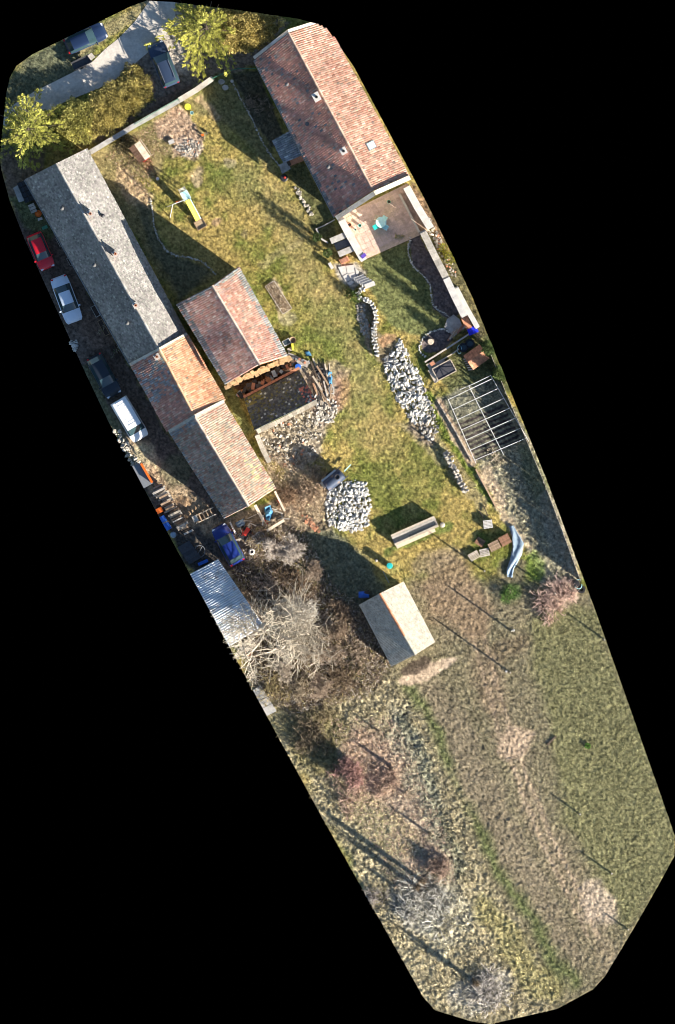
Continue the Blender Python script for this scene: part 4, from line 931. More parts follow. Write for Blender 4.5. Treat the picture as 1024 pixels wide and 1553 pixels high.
def twig_shrub(name, label, px, py, R, H, n, col, seed, group=None):
    """a leafless shrub: thin stems fanning from several crowns of root, each forking"""
    r = random.Random(seed); t = thing(name, label, 'shrub', W(px, py), group=group); mb = MB(); n = int(n*.62)
    cs_ = [(px+r.gauss(0, R*S*.42), py+r.gauss(0, R*S*.42), R*r.uniform(.3,.62)) for _ in range(9)]
    for i in range(n):
        cx, cy, rr_ = r.choice(cs_); az = r.random()*6.283; rad = rr_*math.sqrt(r.random()); b = W(cx, cy, -.03)+Vector((math.cos(az), math.sin(az), 0))*rad*.5
        tip = W(cx, cy, 0)+Vector((math.cos(az+r.uniform(-.5,.5))*rad*1.2, math.sin(az+r.uniform(-.5,.5))*rad*1.2, H*r.uniform(.35,1.05))); g = r.uniform(.5,1.4); mb.col = tuple(c*g for c in col)
        m_ = lerp(b, tip, .5)+Vector((r.uniform(-.2,.2), r.uniform(-.2,.2), H*.1)); mb.tube(b, m_, .036, .026, 3, False); mb.tube(m_, tip, .026, .012, 3, False)
        for k in range(3):
            q = lerp(m_, tip, r.random()); mb.tube(q, q+Vector((r.uniform(-.35,.35), r.uniform(-.35,.35), r.uniform(.0,.25)))*max(.7, H*.7), .016, .007, 3, False)
    return npmesh('stems', np.array(mb.v), np.array(mb.f), 'twig', t, col=np.array(mb.c))
for i, a in enumerate([('red-twigged shrub on the rough bank', 528,1165,1.7,2.2,420,(.36,.22,.19)),('brown twiggy shrub between saplings on the bank', 668,1312,1.3,1.2,260,(.38,.28,.22)),
 ('large grey haze of bare twigs low on the bank', 655,1372,2.9,1.0,620,(.50,.48,.43)),('pale grey twiggy shrub near the bottom edge', 735,1500,2.3,.9,420,(.52,.48,.44)),
 ('grey twiggy shrub at the left edge of the bank', 560,1362,1.5,1.0,260,(.36,.32,.29)),('pinkish dry bush beside the black tyre at the right edge', 848,905,2.3,1.0,520,(.55,.40,.33)),
 ('small brown twiggy bush below the barn corner', 470,740,1.6,.9,260,(.36,.27,.19)),('brambles beside the tiled house corner', 436,752,1.3,.8,220,(.30,.20,.13)),
 ('grey brambles at the foot of the bare trees', 478,960,2.4,1.1,460,(.36,.30,.24)),('brown brambles left of the shed corner', 545,985,1.9,.8,300,(.38,.30,.22)),
 ('tangle of dead stems above the concrete slabs', 455,1040,2.3,.9,380,(.34,.28,.20)),('dry stems under the largest bare tree', 420,945,2.4,1.0,420,(.38,.32,.25)),
 ('grey dead brush above the largest bare tree', 405,890,2.0,1.0,360,(.40,.33,.27)),('dead brush at the top of the rough bank', 500,1075,2.0,.6,280,(.33,.27,.16)),
 ('bare climbing bush in the dark bed by the farmhouse', 388,160,1.1,.8,160,(.34,.28,.21)),('bare twigs beside the greenhouse frame, lower side', 752,692,.9,.4,60,(.52,.44,.32)),
 ('pinkish dry stems between the two stone heaps', 530,1210,1.6,.8,240,(.44,.32,.25)),('dark brambles below the bare tree by the scrap heap', 445,885,2.2,1.2,420,(.22,.16,.11)),('tangled brown brush right of the metal shed', 390,925,2.0,1.2,380,(.30,.22,.15)),('dark tangle between the bare trees left of the shed', 515,930,2.0,1.1,360,(.24,.18,.13)),('brown tangle under the pale bare tree', 450,990,2.4,1.1,460,(.28,.21,.14)),('yellowish dead brush at the lower left of the thicket', 415,1040,1.8,.8,300,(.36,.29,.15)),('dark brush where the thicket meets the rough bank', 520,1030,2.2,1.0,400,(.24,.18,.12)),('dead brush beside the left edge of the rough bank', 470,1120,2.0,1.2,380,(.20,.16,.11)),('dry reddish stems on the bank below the red-twigged shrub', 585,1190,1.9,.7,280,(.42,.30,.23))]):
    lab, x, y, R, H, n, col = a
    twig_shrub('twig_shrub', lab, x, y, R, H, n, col, 200+i, 'leafless shrubs')
# fallen twigs and leaf litter in the thicket
def litter(name, label, poly, n, L, cols, seed, lift=.3):
    r = np.random.default_rng(seed); xs_ = [p[0] for p in poly]; ys_ = [p[1] for p in poly]
    x = r.uniform(min(xs_), max(xs_), n*2); y = r.uniform(min(ys_), max(ys_), n*2); k = in_poly(x, y, poly); x = x[k][:n]; y = y[k][:n]; n = len(x)
    p = np.stack([(x-512)/S, (776.5-y)/S, r.random(n)*lift], 1); az = r.random(n)*6.283; el = (r.random(n)-.3)*.7
    d = np.stack([np.cos(az)*np.cos(el), np.sin(az)*np.cos(el), np.sin(el)], 1); l = L*(.4+1.2*r.random(n)); w = .02+.035*r.random(n)
    v = tri_leaves(p, d, l, w, r); ci = r.integers(0, len(cols), n); cl = np.array(cols)[ci]*(.6+.8*r.random(n))[:, None]
    return stuff(npmesh(name, v, np.arange(n*4).reshape(-1, 4), 'twig', None, col=np.repeat(cl, 4, 0)), label, 'litter')
litter('brushwood', 'fallen twigs and dead stems under the bare trees', [(385,800),(460,800),(500,880),(560,930),(590,1010),(560,1055),(440,1085),(395,1045),(345,950),(350,880)], 26000, .34, [(.40,.33,.25),(.24,.17,.12),(.15,.11,.08),(.56,.50,.42),(.30,.25,.10),(.05,.04,.03),(.08,.06,.045)], 61, .35)
litter('leaf_litter', 'brown fallen leaves in the bed along the lane wall', [(160,235),(270,162),(308,210),(300,238),(235,230),(225,310),(200,300),(178,255)], 2600, .22, [(.42,.28,.18),(.34,.20,.12),(.50,.38,.27),(.22,.14,.09)], 62, .06)
litter('dry_stalks', 'dry stalks around the ruin and the tiled house', [(395,690),(490,690),(500,740),(480,800),(430,780)], 2000, .4, [(.46,.37,.25),(.34,.25,.16),(.22,.15,.1)], 63, .2)
litter('bank_stalks', 'reddish dry stalks over the rough bank', [(500,1090),(600,1090),(690,1290),(690,1340),(600,1350),(530,1220)], 6500, .28, [(.46,.33,.25),(.40,.27,.2),(.52,.45,.34),(.26,.2,.14)], 64, .2)

# ---------------------------------------------------------------- vehicles
ST = {   # station: position along the length, width factor, shoulder height, roof half-width factor, top height factor (of H; <0 = absolute metres)
 'hatch': ([(-.5,.78,.55,.60,-.58),(-.485,.90,.78,.70,-.82),(-.45,.96,.92,.72,-.97),(-.35,.99,.95,.66,.95),(-.15,1,.95,.67,1),(.04,1,.93,.66,.985),(.22,1,.90,.76,-.97),(.34,.985,.84,.78,-.91),(.43,.94,.76,.74,-.82),(.48,.84,.62,.66,-.68),(.5,.76,.48,.60,-.52)], 2, 5),
 'estate': ([(-.5,.80,.55,.62,-.58),(-.488,.91,.80,.70,-.84),(-.465,.96,.93,.72,-.98),(-.41,.985,.96,.66,.95),(-.2,1,.96,.67,1),(.06,1,.94,.66,.985),(.21,1,.90,.77,-.98),(.33,.985,.85,.78,-.92),(.43,.94,.77,.74,-.83),(.48,.85,.62,.66,-.68),(.5,.78,.48,.60,-.52)], 2, 5),
 'sedan': ([(-.5,.78,.60,.62,-.66),(-.47,.90,.82,.72,-.88),(-.40,.96,.90,.76,-.97),(-.30,.985,.93,.78,-1.0),(-.17,1,.94,.64,.96),(-.02,1,.94,.66,1),(.10,1,.92,.65,.975),(.25,1,.89,.77,-.96),(.36,.98,.83,.78,-.90),(.45,.92,.74,.72,-.80),(.49,.80,.60,.62,-.66),(.5,.74,.48,.58,-.52)], 3, 6),
 'van': ([(-.5,.90,.60,.78,-.7),(-.495,.95,1.0,.82,.80),(-.49,.97,1.05,.84,.97),(-.47,.98,1.05,.84,.985),(-.2,1,1.05,.85,1),(.20,1,1.05,.83,.985),(.33,1,1.0,.80,-1.12),(.41,.97,.92,.78,-1.02),(.47,.90,.80,.72,-.88),(.495,.82,.6,.66,-.66),(.5,.78,.48,.62,-.52)], 2, 5),
}
def car(name, label, px, py, dx, dy, L, Wd, H, pnt, kind, clip=False, rails=False, ribs=0, cat='car', rearglass=True):
    t = thing(name, label, cat, W(px, py), heading(dx, dy)); st, ra, fa = ST[kind]; hw = Wd/2
    V = []
    for (x, wm, zs, wr, zr) in st:
        w = hw*wm; z = zr*H if zr > 0 else -zr; w2 = hw*wr*wm
        half = [(w*.93,.2), (w, min(.5, zs*.8)), (w*.985, zs), (lerp(w*.95, w2, .12), zs+min(.03, (z-zs)*.3)), (w2, z-.05), (w2*.86, z-.005), (w2*.45, z+.02)]
        V.append([(x*L, y, zz) for y, zz in half]+[(x*L, 0, z+.028)]+[(x*L, -y, zz) for y, zz in half[::-1]])
    n = 15; sets = {}
    def put(k, j, i): sets.setdefault(k, []).append((j, i))
    for j in range(len(V)-1):
        for i in range(n-1):
            s = i if i < 7 else n-2-i
            if j == fa and s >= 4: put('windscreen', j, i)
            elif j == ra and s >= 4 and rearglass: put('rear_window', j, i)
            elif s == 3 and ra < j+1 and j < fa+1 and j > ra-1:
                if kind == 'van' and j < fa-1: put('body', j, i)
                elif j in (ra, fa): put('side_window' if i < 7 else 'side_window2', j, i)
                else: put('side_window' if i < 7 else 'side_window2', j, i)
            elif s >= 4 and ra < j < fa: put('roof', j, i)
            else: put('body', j, i)
    for k, fs in sets.items():
        mb = MB(); ids = {}
        def vid(j, i):
            if (j, i) not in ids: ids[(j, i)] = len(mb.v); mb.v.append(V[j][i]); mb.c.append((0,0,0))
            return ids[(j, i)]
        for j, i in fs: mb.f.append((vid(j, i), vid(j, i+1), vid(j+1, i+1), vid(j+1, i)))
        if k == 'body':
            for j in (0, len(V)-1): mb.f.append(tuple(vid(j, i) for i in range(n)))
            for j in range(len(V)-1): mb.f.append((vid(j, 0), vid(j+1, 0), vid(j+1, n-1), vid(j, n-1)))
        nm = 'side_window' if k.startswith('side') else k
        mb.build(nm, 'glass' if nm in ('windscreen', 'rear_window', 'side_window') else pnt, t, local=True, smooth=True, clip=clip)
    roof = [o for o in t.children if o.name.startswith('roof')][0]
    for sx in (-.31, .31):
        for sy in (-1, 1):
            w_ = MB().lathe((sx*L, sy*(hw-.09), .3), [(.12,-.1),(.27,-.1),(.31,-.06),(.31,.06),(.27,.1),(.12,.1)], 18, 'Y').build('wheel', 'rubber', t, local=True, smooth=True, clip=clip)
            MB().lathe((sx*L, sy*(hw-.08), .3), [(.05,-.095),(.2,-.10),(.2,.10),(.05,.095)], 14, 'Y').build('rim', 'rim', w_, local=True, clip=clip)
    for sy in (-1, 1):
        MB().box((.455*L, sy*hw*.66, .66), (.22,.32,.13), sy*-.35).build('headlight', 'lampclear', t, local=True, clip=clip)
        MB().box((-.475*L, sy*hw*.74, .78 if kind != 'van' else 1.1), (.16,.2,.2), sy*.3).build('tail_light', 'lampred', t, local=True, clip=clip)
        MB().box((.20*L, sy*(hw+.06), .98), (.12,.2,.13), sy*-.2).build('mirror', 'blackplastic' if kind == 'van' else pnt, t, local=True, clip=clip)
        if rails: MB().beam((-.38*L, sy*hw*.60, H+.035), (.03*L, sy*hw*.60, H+.035), .04, .05).build('roof_rail', 'greymetal', roof, local=True)
    MB().box((.485*L, 0, .42), (.14, Wd*.72, .16)).build('bumper', 'blackplastic', t, local=True, clip=clip); MB().box((-.49*L, 0, .44), (.12, Wd*.74, .16)).build('bumper', 'blackplastic', t, local=True, clip=clip)
    for i in range(ribs): MB().beam((-.44*L+i*.62*L/ribs, -hw*.42, H+.014), (-.44*L+i*.62*L/ribs, hw*.42, H+.014), .10, .034).build('roof_rib', pnt, roof, local=True)
    for sy in (-1, 1): MB().beam((.262*L, sy*.28, H*.72), (.222*L, sy*.02+sy*.28, H*.66), .02, .02).build('wiper', 'blackplastic', t, local=True, clip=clip)
    return t
car('parked_car', 'dark blue estate car with roof rails parked between golden hedge and conifer', 248,97, -26,-64, 4.4,1.78,1.5, 'paint_navy', 'estate', rails=True)
car('parked_car', 'red hatchback parked beside the long grey-roofed house', 62,381, 22,52, 3.6,1.6,1.42, 'paint_red', 'hatch')
car('parked_car', 'pale silver-blue saloon parked behind the red hatchback', 101,454, 26,69, 4.6,1.78,1.44, 'paint_silver', 'sedan')
car('parked_car', 'dark charcoal car parked in the shade next to the white van', 158,570, 33,61, 4.3,1.75,1.42, 'paint_charcoal', 'hatch')
car('parked_van', 'white panel van with ribbed roof on the dirt drive', 197,636, 34,57, 4.3,1.8,1.85, 'paint_white', 'van', ribs=9, cat='van', rearglass=False)
car('parked_car', 'bright blue hatchback parked beside the scrap heap', 346,826, -29,-54, 4.0,1.7,1.45, 'paint_blue', 'hatch')
car('parked_car', 'dark blue pickup-like car on the grass verge at the top edge', 130,58, 54,-24, 4.1,1.75,1.6, 'paint_pickup', 'hatch', clip=True)
# low trailer on the lane
tr = thing('trailer', 'low black trailer standing on the lane below the dark blue car', 'trailer', W(127,93), heading(50,-24))
MB().box((-.2,0,.5), (1.9,.8,.08)).build('bed', 'darkmetal', tr, local=True)
for sy in (-1, 1):
    MB().box((-.2, sy*.4, .66), (1.9,.04,.24)).build('side_board', 'darkmetal', tr, local=True)
    w_ = MB().lathe((-.3, sy*.52, .27), [(.1,-.07),(.25,-.07),(.27,0),(.25,.07),(.1,.07)], 16, 'Y').build('wheel', 'rubber', tr, local=True); MB().lathe((-.3, sy*.52, .27), [(.03,-.075),(.15,-.08),(.15,.08),(.03,.075)], 12, 'Y').build('rim', 'rim', w_, local=True)
MB().beam((.75,0,.48), (1.55,0,.45), .07, .06).build('drawbar', 'darkmetal', tr, local=True); MB().box((.85,.1,.62), (.5,.55,.2), .2).build('load', 'greywood', tr, local=True)
# orange drop-side trailer cut by the left edge
ot = thing('farm_trailer', 'orange-sided farm trailer at the left edge below the van', 'trailer', W(216,722))
MB().prism([W(*p)[:2] for p in ((198,708),(214,702),(232,733),(216,742))], .55, .68).build('bed', 'greymetal', ot, clip=True)
MB().beam(W(214,703,.85), W(231,732,.85), .16, .5).build('side_board', 'orange', ot, clip=True)
MB().beam(W(214,703,1.12), W(231,732,1.12), .22, .05).build('rail', 'orange', ot)
for a in ((217,712),(226,728)): MB().lathe(W(a[0], a[1], .3), [(.1,-.08),(.28,-.08),(.3,0),(.28,.08),(.1,.08)], 14, 'X').build('wheel', 'rubber', ot)
# blue-grey tank trailer by the stone heap
tk = thing('tank_trailer', 'blue-grey water tank on a trailer above the square stone heap', 'trailer', W(506,728), heading(32,-26))
MB().lathe((0,0,.95), [(.05,-1.1),(.45,-1.06),(.62,-.95),(.64,0),(.62,.95),(.45,1.06),(.05,1.1)], 20, 'X').build('tank', mat('tank_steel', (.035,.05,.085), .55, .25, 3, metal=.1, col2=(.16,.12,.09), stain=.66, sscale=1.6), tk, local=True, smooth=True)
hb = MB().lathe((.45,0,1.55), [(.24,0),(.24,.12),(.26,.14),(.2,.14),(.2,.04)], 16).build('hatch', 'darkmetal', tk, local=True)
for sy in (-1, 1):
    MB().beam((-1.2, sy*.55, .42), (1.3, sy*.55, .42), .1, .12).build('frame_rail', 'darkmetal', tk, local=True)
    MB().lathe((0, sy*.75, .34), [(.1,-.1),(.3,-.1),(.34,0),(.3,.1),(.1,.1)], 16, 'Y').build('wheel', 'rubber', tk, local=True)
MB().beam((1.3,0,.42), (2.2,.1,.4), .09, .08).build('drawbar', 'aqua', tk, local=True); MB().box((-.1,.62,1.28), (1.7,.22,.05), mtx=Matrix.Rotation(-.6, 3, 'X')).build('side_panel', 'tarp', tk, local=True)
MB().box((-.95,.25,1.38), (.5,.7,.05), mtx=Matrix.Rotation(-.35, 3, 'X')).build('end_panel', 'palewood', tk, local=True)

# ---------------------------------------------------------------- garden and yard things
def at(px, py, z=0): return W(px, py, z)
# play slide
sl = thing('play_slide', 'yellow slide on a pale climbing frame with a wooden sandpit at its foot', 'slide', W(292,312))
A0 = W(285,303); dirS = (W(304,337)-A0).normalized(); nS = Vector((-dirS.y, dirS.x, 0))
top = A0+Vector((0,0,1.35)); end = W(301,333,.28)
for k, (w, dz, mm, nm) in enumerate(((.42,0,'yellow','chute'),)):
    MB().beam(top, end, w, .05).build(nm, mm, sl)
for s in (-1, 1): MB().beam(top+nS*.24*s+Vector((0,0,.08)), end+nS*.24*s+Vector((0,0,.08)), .06, .18).build('chute_side', 'aqua' if s > 0 else 'yellow', sl)
pf = MB().box(A0-dirS*.45+Vector((0,0,1.3)), (.9,.75,.06), math.atan2(dirS.y, dirS.x)).build('platform', 'aqua', sl)
for sx in (-.85, -.05):
    for sy in (-1, 1):
        p = A0+dirS*sx+nS*.36*sy; MB().tube(p+Vector((0,0,-.1)), p+Vector((0,0,2.0)), .035, .035, 8).build('post', 'whitemetal', sl)
for sy in (-1, 1):
    for z in (1.65, 1.98): MB().tube(A0-dirS*.85+nS*.36*sy+Vector((0,0,z)), A0-dirS*.05+nS*.36*sy+Vector((0,0,z)), .025, .025, 6).build('guard_rail', 'whitemetal', sl)
for i in range(5):
    z = .25+.25*i; MB().tube(A0-dirS*(.9+.35-.07*i)+nS*.3+Vector((0,0,z)), A0-dirS*(.9+.35-.07*i)-nS*.3+Vector((0,0,z)), .022, .022, 6).build('rung', 'whitemetal', sl)
for sy in (-1, 1): MB().tube(A0-dirS*1.32+nS*.32*sy, A0-dirS*.86+nS*.32*sy+Vector((0,0,2.0)), .028, .028, 6).build('ladder_side', 'whitemetal', sl)
MB().tube(W(283,302,2.0), W(262,310,2.0), .035, .035, 8).build('swing_beam', 'whitemetal', sl)
for q in ((262,310),): 
    for f in ((253,314),(258,330)): MB().tube(W(q[0], q[1], 2.0), W(f[0], f[1], -.05), .032, .032, 8).build('swing_leg', 'whitemetal', sl)
for f in ((268,308),(275,305)): MB().tube(W(f[0], f[1], 2.0), W(f[0]-1, f[1]-1, .5), .012, .012, 5).build('rope', 'palewood', sl)
MB().box(W(271,305.5,.48), (.5,.2,.04), heading(21,-8)).build('swing_seat', 'orange', sl)
sp = thing('sandpit', 'square wooden sandpit box at the foot of the yellow slide', 'sandpit', W(304,340)); an_ = math.atan2(dirS.y, dirS.x)
for s in (-1, 1):
    MB().box(sp.location+dirS*.42*s+Vector((0,0,.12)), (.06,.98,.28), an_).build('side_board', 'wood', sp); MB().box(sp.location+nS*.46*s+Vector((0,0,.12)), (.78,.06,.28), an_).build('side_board', 'wood', sp)
MB().box(sp.location+Vector((0,0,.08)), (.76,.84,.12), an_).build('sand', mat('sand', (.36,.27,.17), .95, .25, 8, .5, 20), sp)
bl_ = tag(MB().lathe(W(239,271,.0), [(.02,0),(.12,.04),(.17,.17),(.12,.30),(.02,.34)], 14).build('ball', 'whitemetal', smooth=True), 'white ball lying on the grass between playhouse and slide', 'ball')
# playhouse
ph = thing('playhouse', 'small playhouse with red-brown roof and pale slatted balcony', 'playhouse', W(212,231), heading(18,26))
for x in (-.85, 0, .85):
    for y in (-.55, .55): MB().box((x, y, .7), (.08,.08,1.5)).build('post', 'palewood', ph, local=True)
MB().box((0,0,.55), (1.75,1.15,.06)).build('floor', 'palewood', ph, local=True)
for s in (-1, 1):
    for i in range(7):
        mb = MB(); mb.box((-.78+i*.26, s*.30, 1.72), (.25,.72,.03), mtx=Matrix.Rotation(-.55*s, 3, 'X')); mb.build('roof_board', 'brownwood' if s < 0 else 'palewood', ph, local=True)
for i in range(6): MB().box((-.8+i*.32, .75, .9), (.05,.05,.7)).build('baluster', 'palewood', ph, local=True)
for z in (.62, 1.24): MB().box((0, .75, z), (1.8,.07,.06)).build('rail', 'palewood', ph, local=True)
MB().box((.95,.1,.4), (.06,.7,.8)).build('end_panel', 'red', ph, local=True)
# things on the lawn
g = thing('planting_pot', 'lime-yellow round pot at the corner of the leaf bed', 'pot', W(285,162)); MB().lathe(W(285,162), [(.2,0),(.29,.35),(.31,.38),(.25,.38),(.22,.2)], 16).build('pot', 'lime', g, smooth=True); MB().lathe(W(285,162,.3), [(.02,.06),(.24,.05),(.24,0)], 14).build('filling', 'lime', g)
g = thing('watering_can', 'small grey-white bucket beside the lime-yellow pot', 'bucket', W(291,171)); MB().lathe(W(291,171), [(.12,0),(.17,.3),(.15,.3),(.11,.03)], 14).build('bucket', 'aqua', g); MB().path([W(291,171,.3)+Vector((.15*math.cos(t), 0, .13*math.sin(t))) for t in np.linspace(0, math.pi, 8)], .01, 5).build('handle', 'greymetal', g)
g = thing('tricycle', 'child tricycle with an orange seat beside the leaf bed', 'tricycle', W(309,204), .4)
for x, y, r_ in ((.4,0,.16),(-.25,.22,.11),(-.25,-.22,.11)): MB().lathe((x, y, r_), [(.04,-.03),(r_*.9,-.03),(r_,0),(r_*.9,.03),(.04,.03)], 14, 'Y').build('wheel', 'rubber', g, local=True)
MB().path([Vector((.4,0,.2)),Vector((.33,0,.5)),Vector((-.2,0,.25)),Vector((-.25,.2,.11))], .02).build('frame', 'greymetal', g, local=True); MB().box((-.1,0,.36), (.25,.22,.06)).build('seat', 'orange', g, local=True); MB().tube((.33,-.2,.55), (.33,.2,.55), .018).build('handlebar', 'darkmetal', g, local=True)
g = thing('trike_box', 'flat grey stone block in the leaf bed', 'block', W(260,215)); MB().box(W(260,215,.1), (.55,.4,.3), .4).build('block', 'concrete', g)
for (x, y, lab) in ((336,124,'grey paving stone near the dark green mesh fence'),(342,133,'smaller grey paving stone below the first near the mesh fence')):
    tag(MB().prism([(W(x, y)+Vector((math.cos(t)*.34*rnd.uniform(.8,1.1), math.sin(t)*.28*rnd.uniform(.8,1.1), 0)))[:2] for t in np.linspace(0, 5.5, 7)], -.03, .06).build('paving_stone', 'concrete'), lab, 'stone')
tag(MB().lathe(W(352,123), [(.12,0),(.16,.2),(.14,.34),(.04,.36)], 10).build('gate_stone', 'white'), 'white stone post end of the small stone edging by the farmhouse', 'stone')
g = thing('compost_bin', 'dark round bin with a red lid knob below the porch landing', 'bin', W(431,270)); MB().lathe(W(431,270), [(.3,0),(.34,.5),(.36,.52),(.28,.58)], 16).build('bin', 'blackplastic', g); MB().lathe(W(432,269,.58), [(.12,0),(.1,.06),(.02,.08)], 10).build('knob', 'red', g)
# raised bed on the lawn
rb = thing('raised_bed', 'narrow weathered raised bed with dry stalks in the middle of the lawn', 'raised bed', W(424,455)); a = W(409,430); b = W(436,472); d = (b-a).normalized(); n = Vector((-d.y, d.x, 0))
for s in (-1, 1): MB().beam(a+n*.5*s+Vector((0,0,.06)), b+n*.5*s+Vector((0,0,.06)), .06, .16).build('side_board', 'greywood', rb)
for p in (a, b): MB().beam(p-n*.46+Vector((0,0,.06)), p+n*.46+Vector((0,0,.06)), .06, .16).build('end_board', 'greywood', rb)
MB().beam(a+d*.06+Vector((0,0,.04)), b-d*.06+Vector((0,0,.04)), .88, .14).build('soil', mat('dry_soil', (.24,.18,.12), .95, .4, 6, .8, 18), rb)
mb = MB()
for i in range(150):
    p = lerp(a, b, rnd.random())+n*rnd.uniform(-.42,.42); mb.col = rnd.choice([(.45,.36,.24),(.3,.22,.15),(.52,.46,.36)]); mb.tube(p+Vector((0,0,.15)), p+Vector((rnd.uniform(-.3,.3), rnd.uniform(-.3,.3), rnd.uniform(.15,.5))), .02, .008, 3, False)
npmesh('dry_stalks', np.array(mb.v), np.array(mb.f), 'twig', rb, col=np.array(mb.c))
# steps and slabs left of the terrace
stp = thing('outdoor_steps', 'dark outdoor steps between two grey slabs left of the terrace', 'steps', W(518,371)); sa = heading(26,-11)
for (x, y) in ((513,361),(525,381)): MB().box(W(x, y, .3), (1.55,.58,.75), sa).build('side_wall', 'concrete', stp)
for i in range(5): 
    p = lerp(Vector((511,374)), Vector((529,367)), i/4); MB().box(W(p.x, p.y, -.0+.05*i), (.3,.72,.14), sa).build('step', mat('step%d' % i, (.12,.13,.16), .8, .2), stp)
wall_run('bed_kerb', 'low grey kerb round the dark bed in the shade of the farmhouse', 'kerb', [(480,347),(487,362),(497,368)], .16, .2, 'concrete')
wall_run('bed_kerb', 'thin kerb across the top of the shaded bed by the farmhouse', 'kerb', [(480,347),(492,342),(508,333)], .1, .15, 'greywood')
g = thing('flower_tub', 'terracotta planting tub below the outdoor steps', 'planter', W(523,394)); MB().prism([W(*p)[:2] for p in ((514,394),(527,388),(531,395),(518,401))], 0, .45).build('tub', 'terracotta', g); MB().prism([W(*p)[:2] for p in ((516,394),(526,389.5),(529,395),(519,399.5))], .45, .49).build('soil', 'brick', g)
g = thing('white_slab', 'upright white board on the lawn left of the pale patio', 'board', W(502,403)); MB().box(W(502,403,.3), (.65,.3,.6), heading(6,10)).build('board', 'white', g)
pat = struct(MB().prism([W(*p)[:2] for p in ((512,404),(536,401),(545,412),(541,424),(530,434),(520,422))], -.1, .05).build('patio', 'concrete'), 'pale patio of uneven slabs')
for i, q in enumerate((((513,405),(524,403),(526,414),(519,418)),((525,403),(536,402),(538,413),(527,414)),((520,419),(527,415),(532,424),(525,428)),((528,415),(538,414),(541,423),(533,424)),((526,429),(533,425),(538,428),(531,433)),((539,407),(545,412),(542,420),(540,414)))):
    MB().prism([W(*p)[:2] for p in q], .03, .085+.012*(i % 3)).build('paving_slab', 'white', pat)
gs = thing('garden_steps', 'pale stone steps beside the patio', 'steps', W(552,420))
for i in range(5): MB().box(W(545+i*4, 428-i*0+i*2.5-6, .10+.07*i), (.45,1.0,.2), heading(10,26)).build('step', 'white', gs)
# terrace furniture
gt_ = thing('garden_table', 'pale aqua garden table in the middle of the terrace', 'table', W(578,337))
MB().lathe(W(578,337,.78), [(.05,0),(.5,0),(.52,.02),(.5,.04),(.05,.04)], 20).build('table_top', 'aqua', gt_); MB().tube(W(578,337,.1), W(578,337,.79), .05).build('leg', 'aqua', gt_); MB().lathe(W(578,337,.08), [(.3,0),(.25,.05),(.05,.07)], 16).build('base', 'aqua', gt_)
for i, (x, y, a_, mm, lab) in enumerate(((570,344,.5,'turquoise','turquoise chair left of the terrace table'),(583,331,2.6,'aqua','pale aqua chair above the terrace table'),(585,345,4.2,'aqua','pale aqua chair below the terrace table'),(572,330,1.4,'palewood','wooden chair at the upper left of the terrace table'))):
    g = thing('garden_chair', lab, 'chair', W(x, y, .09), a_, 'chairs round the terrace table'); MB().box((0,0,.45), (.46,.46,.05)).build('seat', mm, g, local=True); MB().box((-.24,0,.72), (.05,.46,.5)).build('backrest', mm, g, local=True)
    for sx in (-.2,.2):
        for sy in (-.2,.2): MB().tube((sx, sy, 0), (sx, sy, .45), .022).build('leg', mm, g, local=True)
for (x, y, mm, s, lab) in ((546,342,'turquoise',.14,'small turquoise pot near the left terrace wall'),(539,348,'turquoise',.09,'tiny turquoise pot beside the left terrace wall'),(590,306,'greenmetal',.16,'small dark green pot near the farmhouse end of the terrace'),(530,341,'terracotta',.2,'rust-brown pot in the left corner of the terrace')):
    g = thing('plant_pot', lab, 'pot', W(x, y, .08)); MB().lathe(W(x, y, .08), [(s*.7,0),(s,s*1.8),(s*1.08,s*2),(s*.85,s*2),(s*.7,s*1.2)], 12).build('pot', mm, g); MB().lathe(W(x, y, .08+s*1.2), [(s*.7,0),(s*.7,s*.4)], 10).build('soil', 'soil', g)
g = thing('purple_cushion', 'purple cloth hung over the lower end of the left terrace wall', 'cloth', W(552,388)); MB().box(W(551.5,388,.86), (.5,.34,.08), .7).build('cloth', mat('purple', (.10,.06,.35), .8, .3, 6), g); MB().box(W(553.5,386,.6), (.4,.05,.5), .7).build('fold', 'purple' if 'purple' in M else bpy.data.materials['purple'], g)
mb = MB(); g = thing('straw_mat', 'dry straw rubbish in the lower terrace corner', 'straw', W(606,359)); mb.col = (.42,.36,.15)
for i in range(60): p = W(606+rnd.uniform(-7,7), 359+rnd.uniform(-3,3), .1); mb.col = (.42*rnd.uniform(.6,1.2),.36,.15); mb.tube(p, p+Vector((rnd.uniform(-.2,.2), rnd.uniform(-.2,.2), .05)), .02, .01, 3, False)
npmesh('straw', np.array(mb.v), np.array(mb.f), 'twig', g, col=np.array(mb.c))
# stump bed, planks, blue tub, coop and cold frame
g = thing('tree_stump', 'sawn tree stump in the round mulched bed', 'stump', W(653,518)); MB().lathe(W(653,518), [(.36,0),(.30,.1),(.28,.28),(.02,.28)], 14).build('stump', 'bark', g); MB().lathe(W(653,518,.28), [(.27,0),(.26,.012),(.02,.014)], 14).build('cut_face', 'palewood', g)
g = thing('stone_bench', 'grey half-round slab seat at the end of the mulch bed', 'slab', W(684,492)); MB().prism([W(*p)[:2] for p in ((674,496),(678,484),(688,477),(697,484),(702,496),(686,508))], -.05, .22).build('slab', 'concrete', g)
wp_ = thing('timber_pile', 'stack of weathered planks and bricks beside the blue tub', 'timber', W(696,503))
for i in range(9): p = W(684+i*2.9, 511-i*2.2, .15+.1*(i % 3)); MB().beam(p+Vector((-.3,-.35,0)), p+Vector((.3,.5,.03)), .16, .09).build('plank', rnd.choice(['greywood','wood','brick','palewood']), wp_)
wall_run('timber_kerb', 'long low timber edging from the stump bed up to the blue tub', 'edging', [(645,549),(680,527),(714,505)], .16, .42, 'greywood')
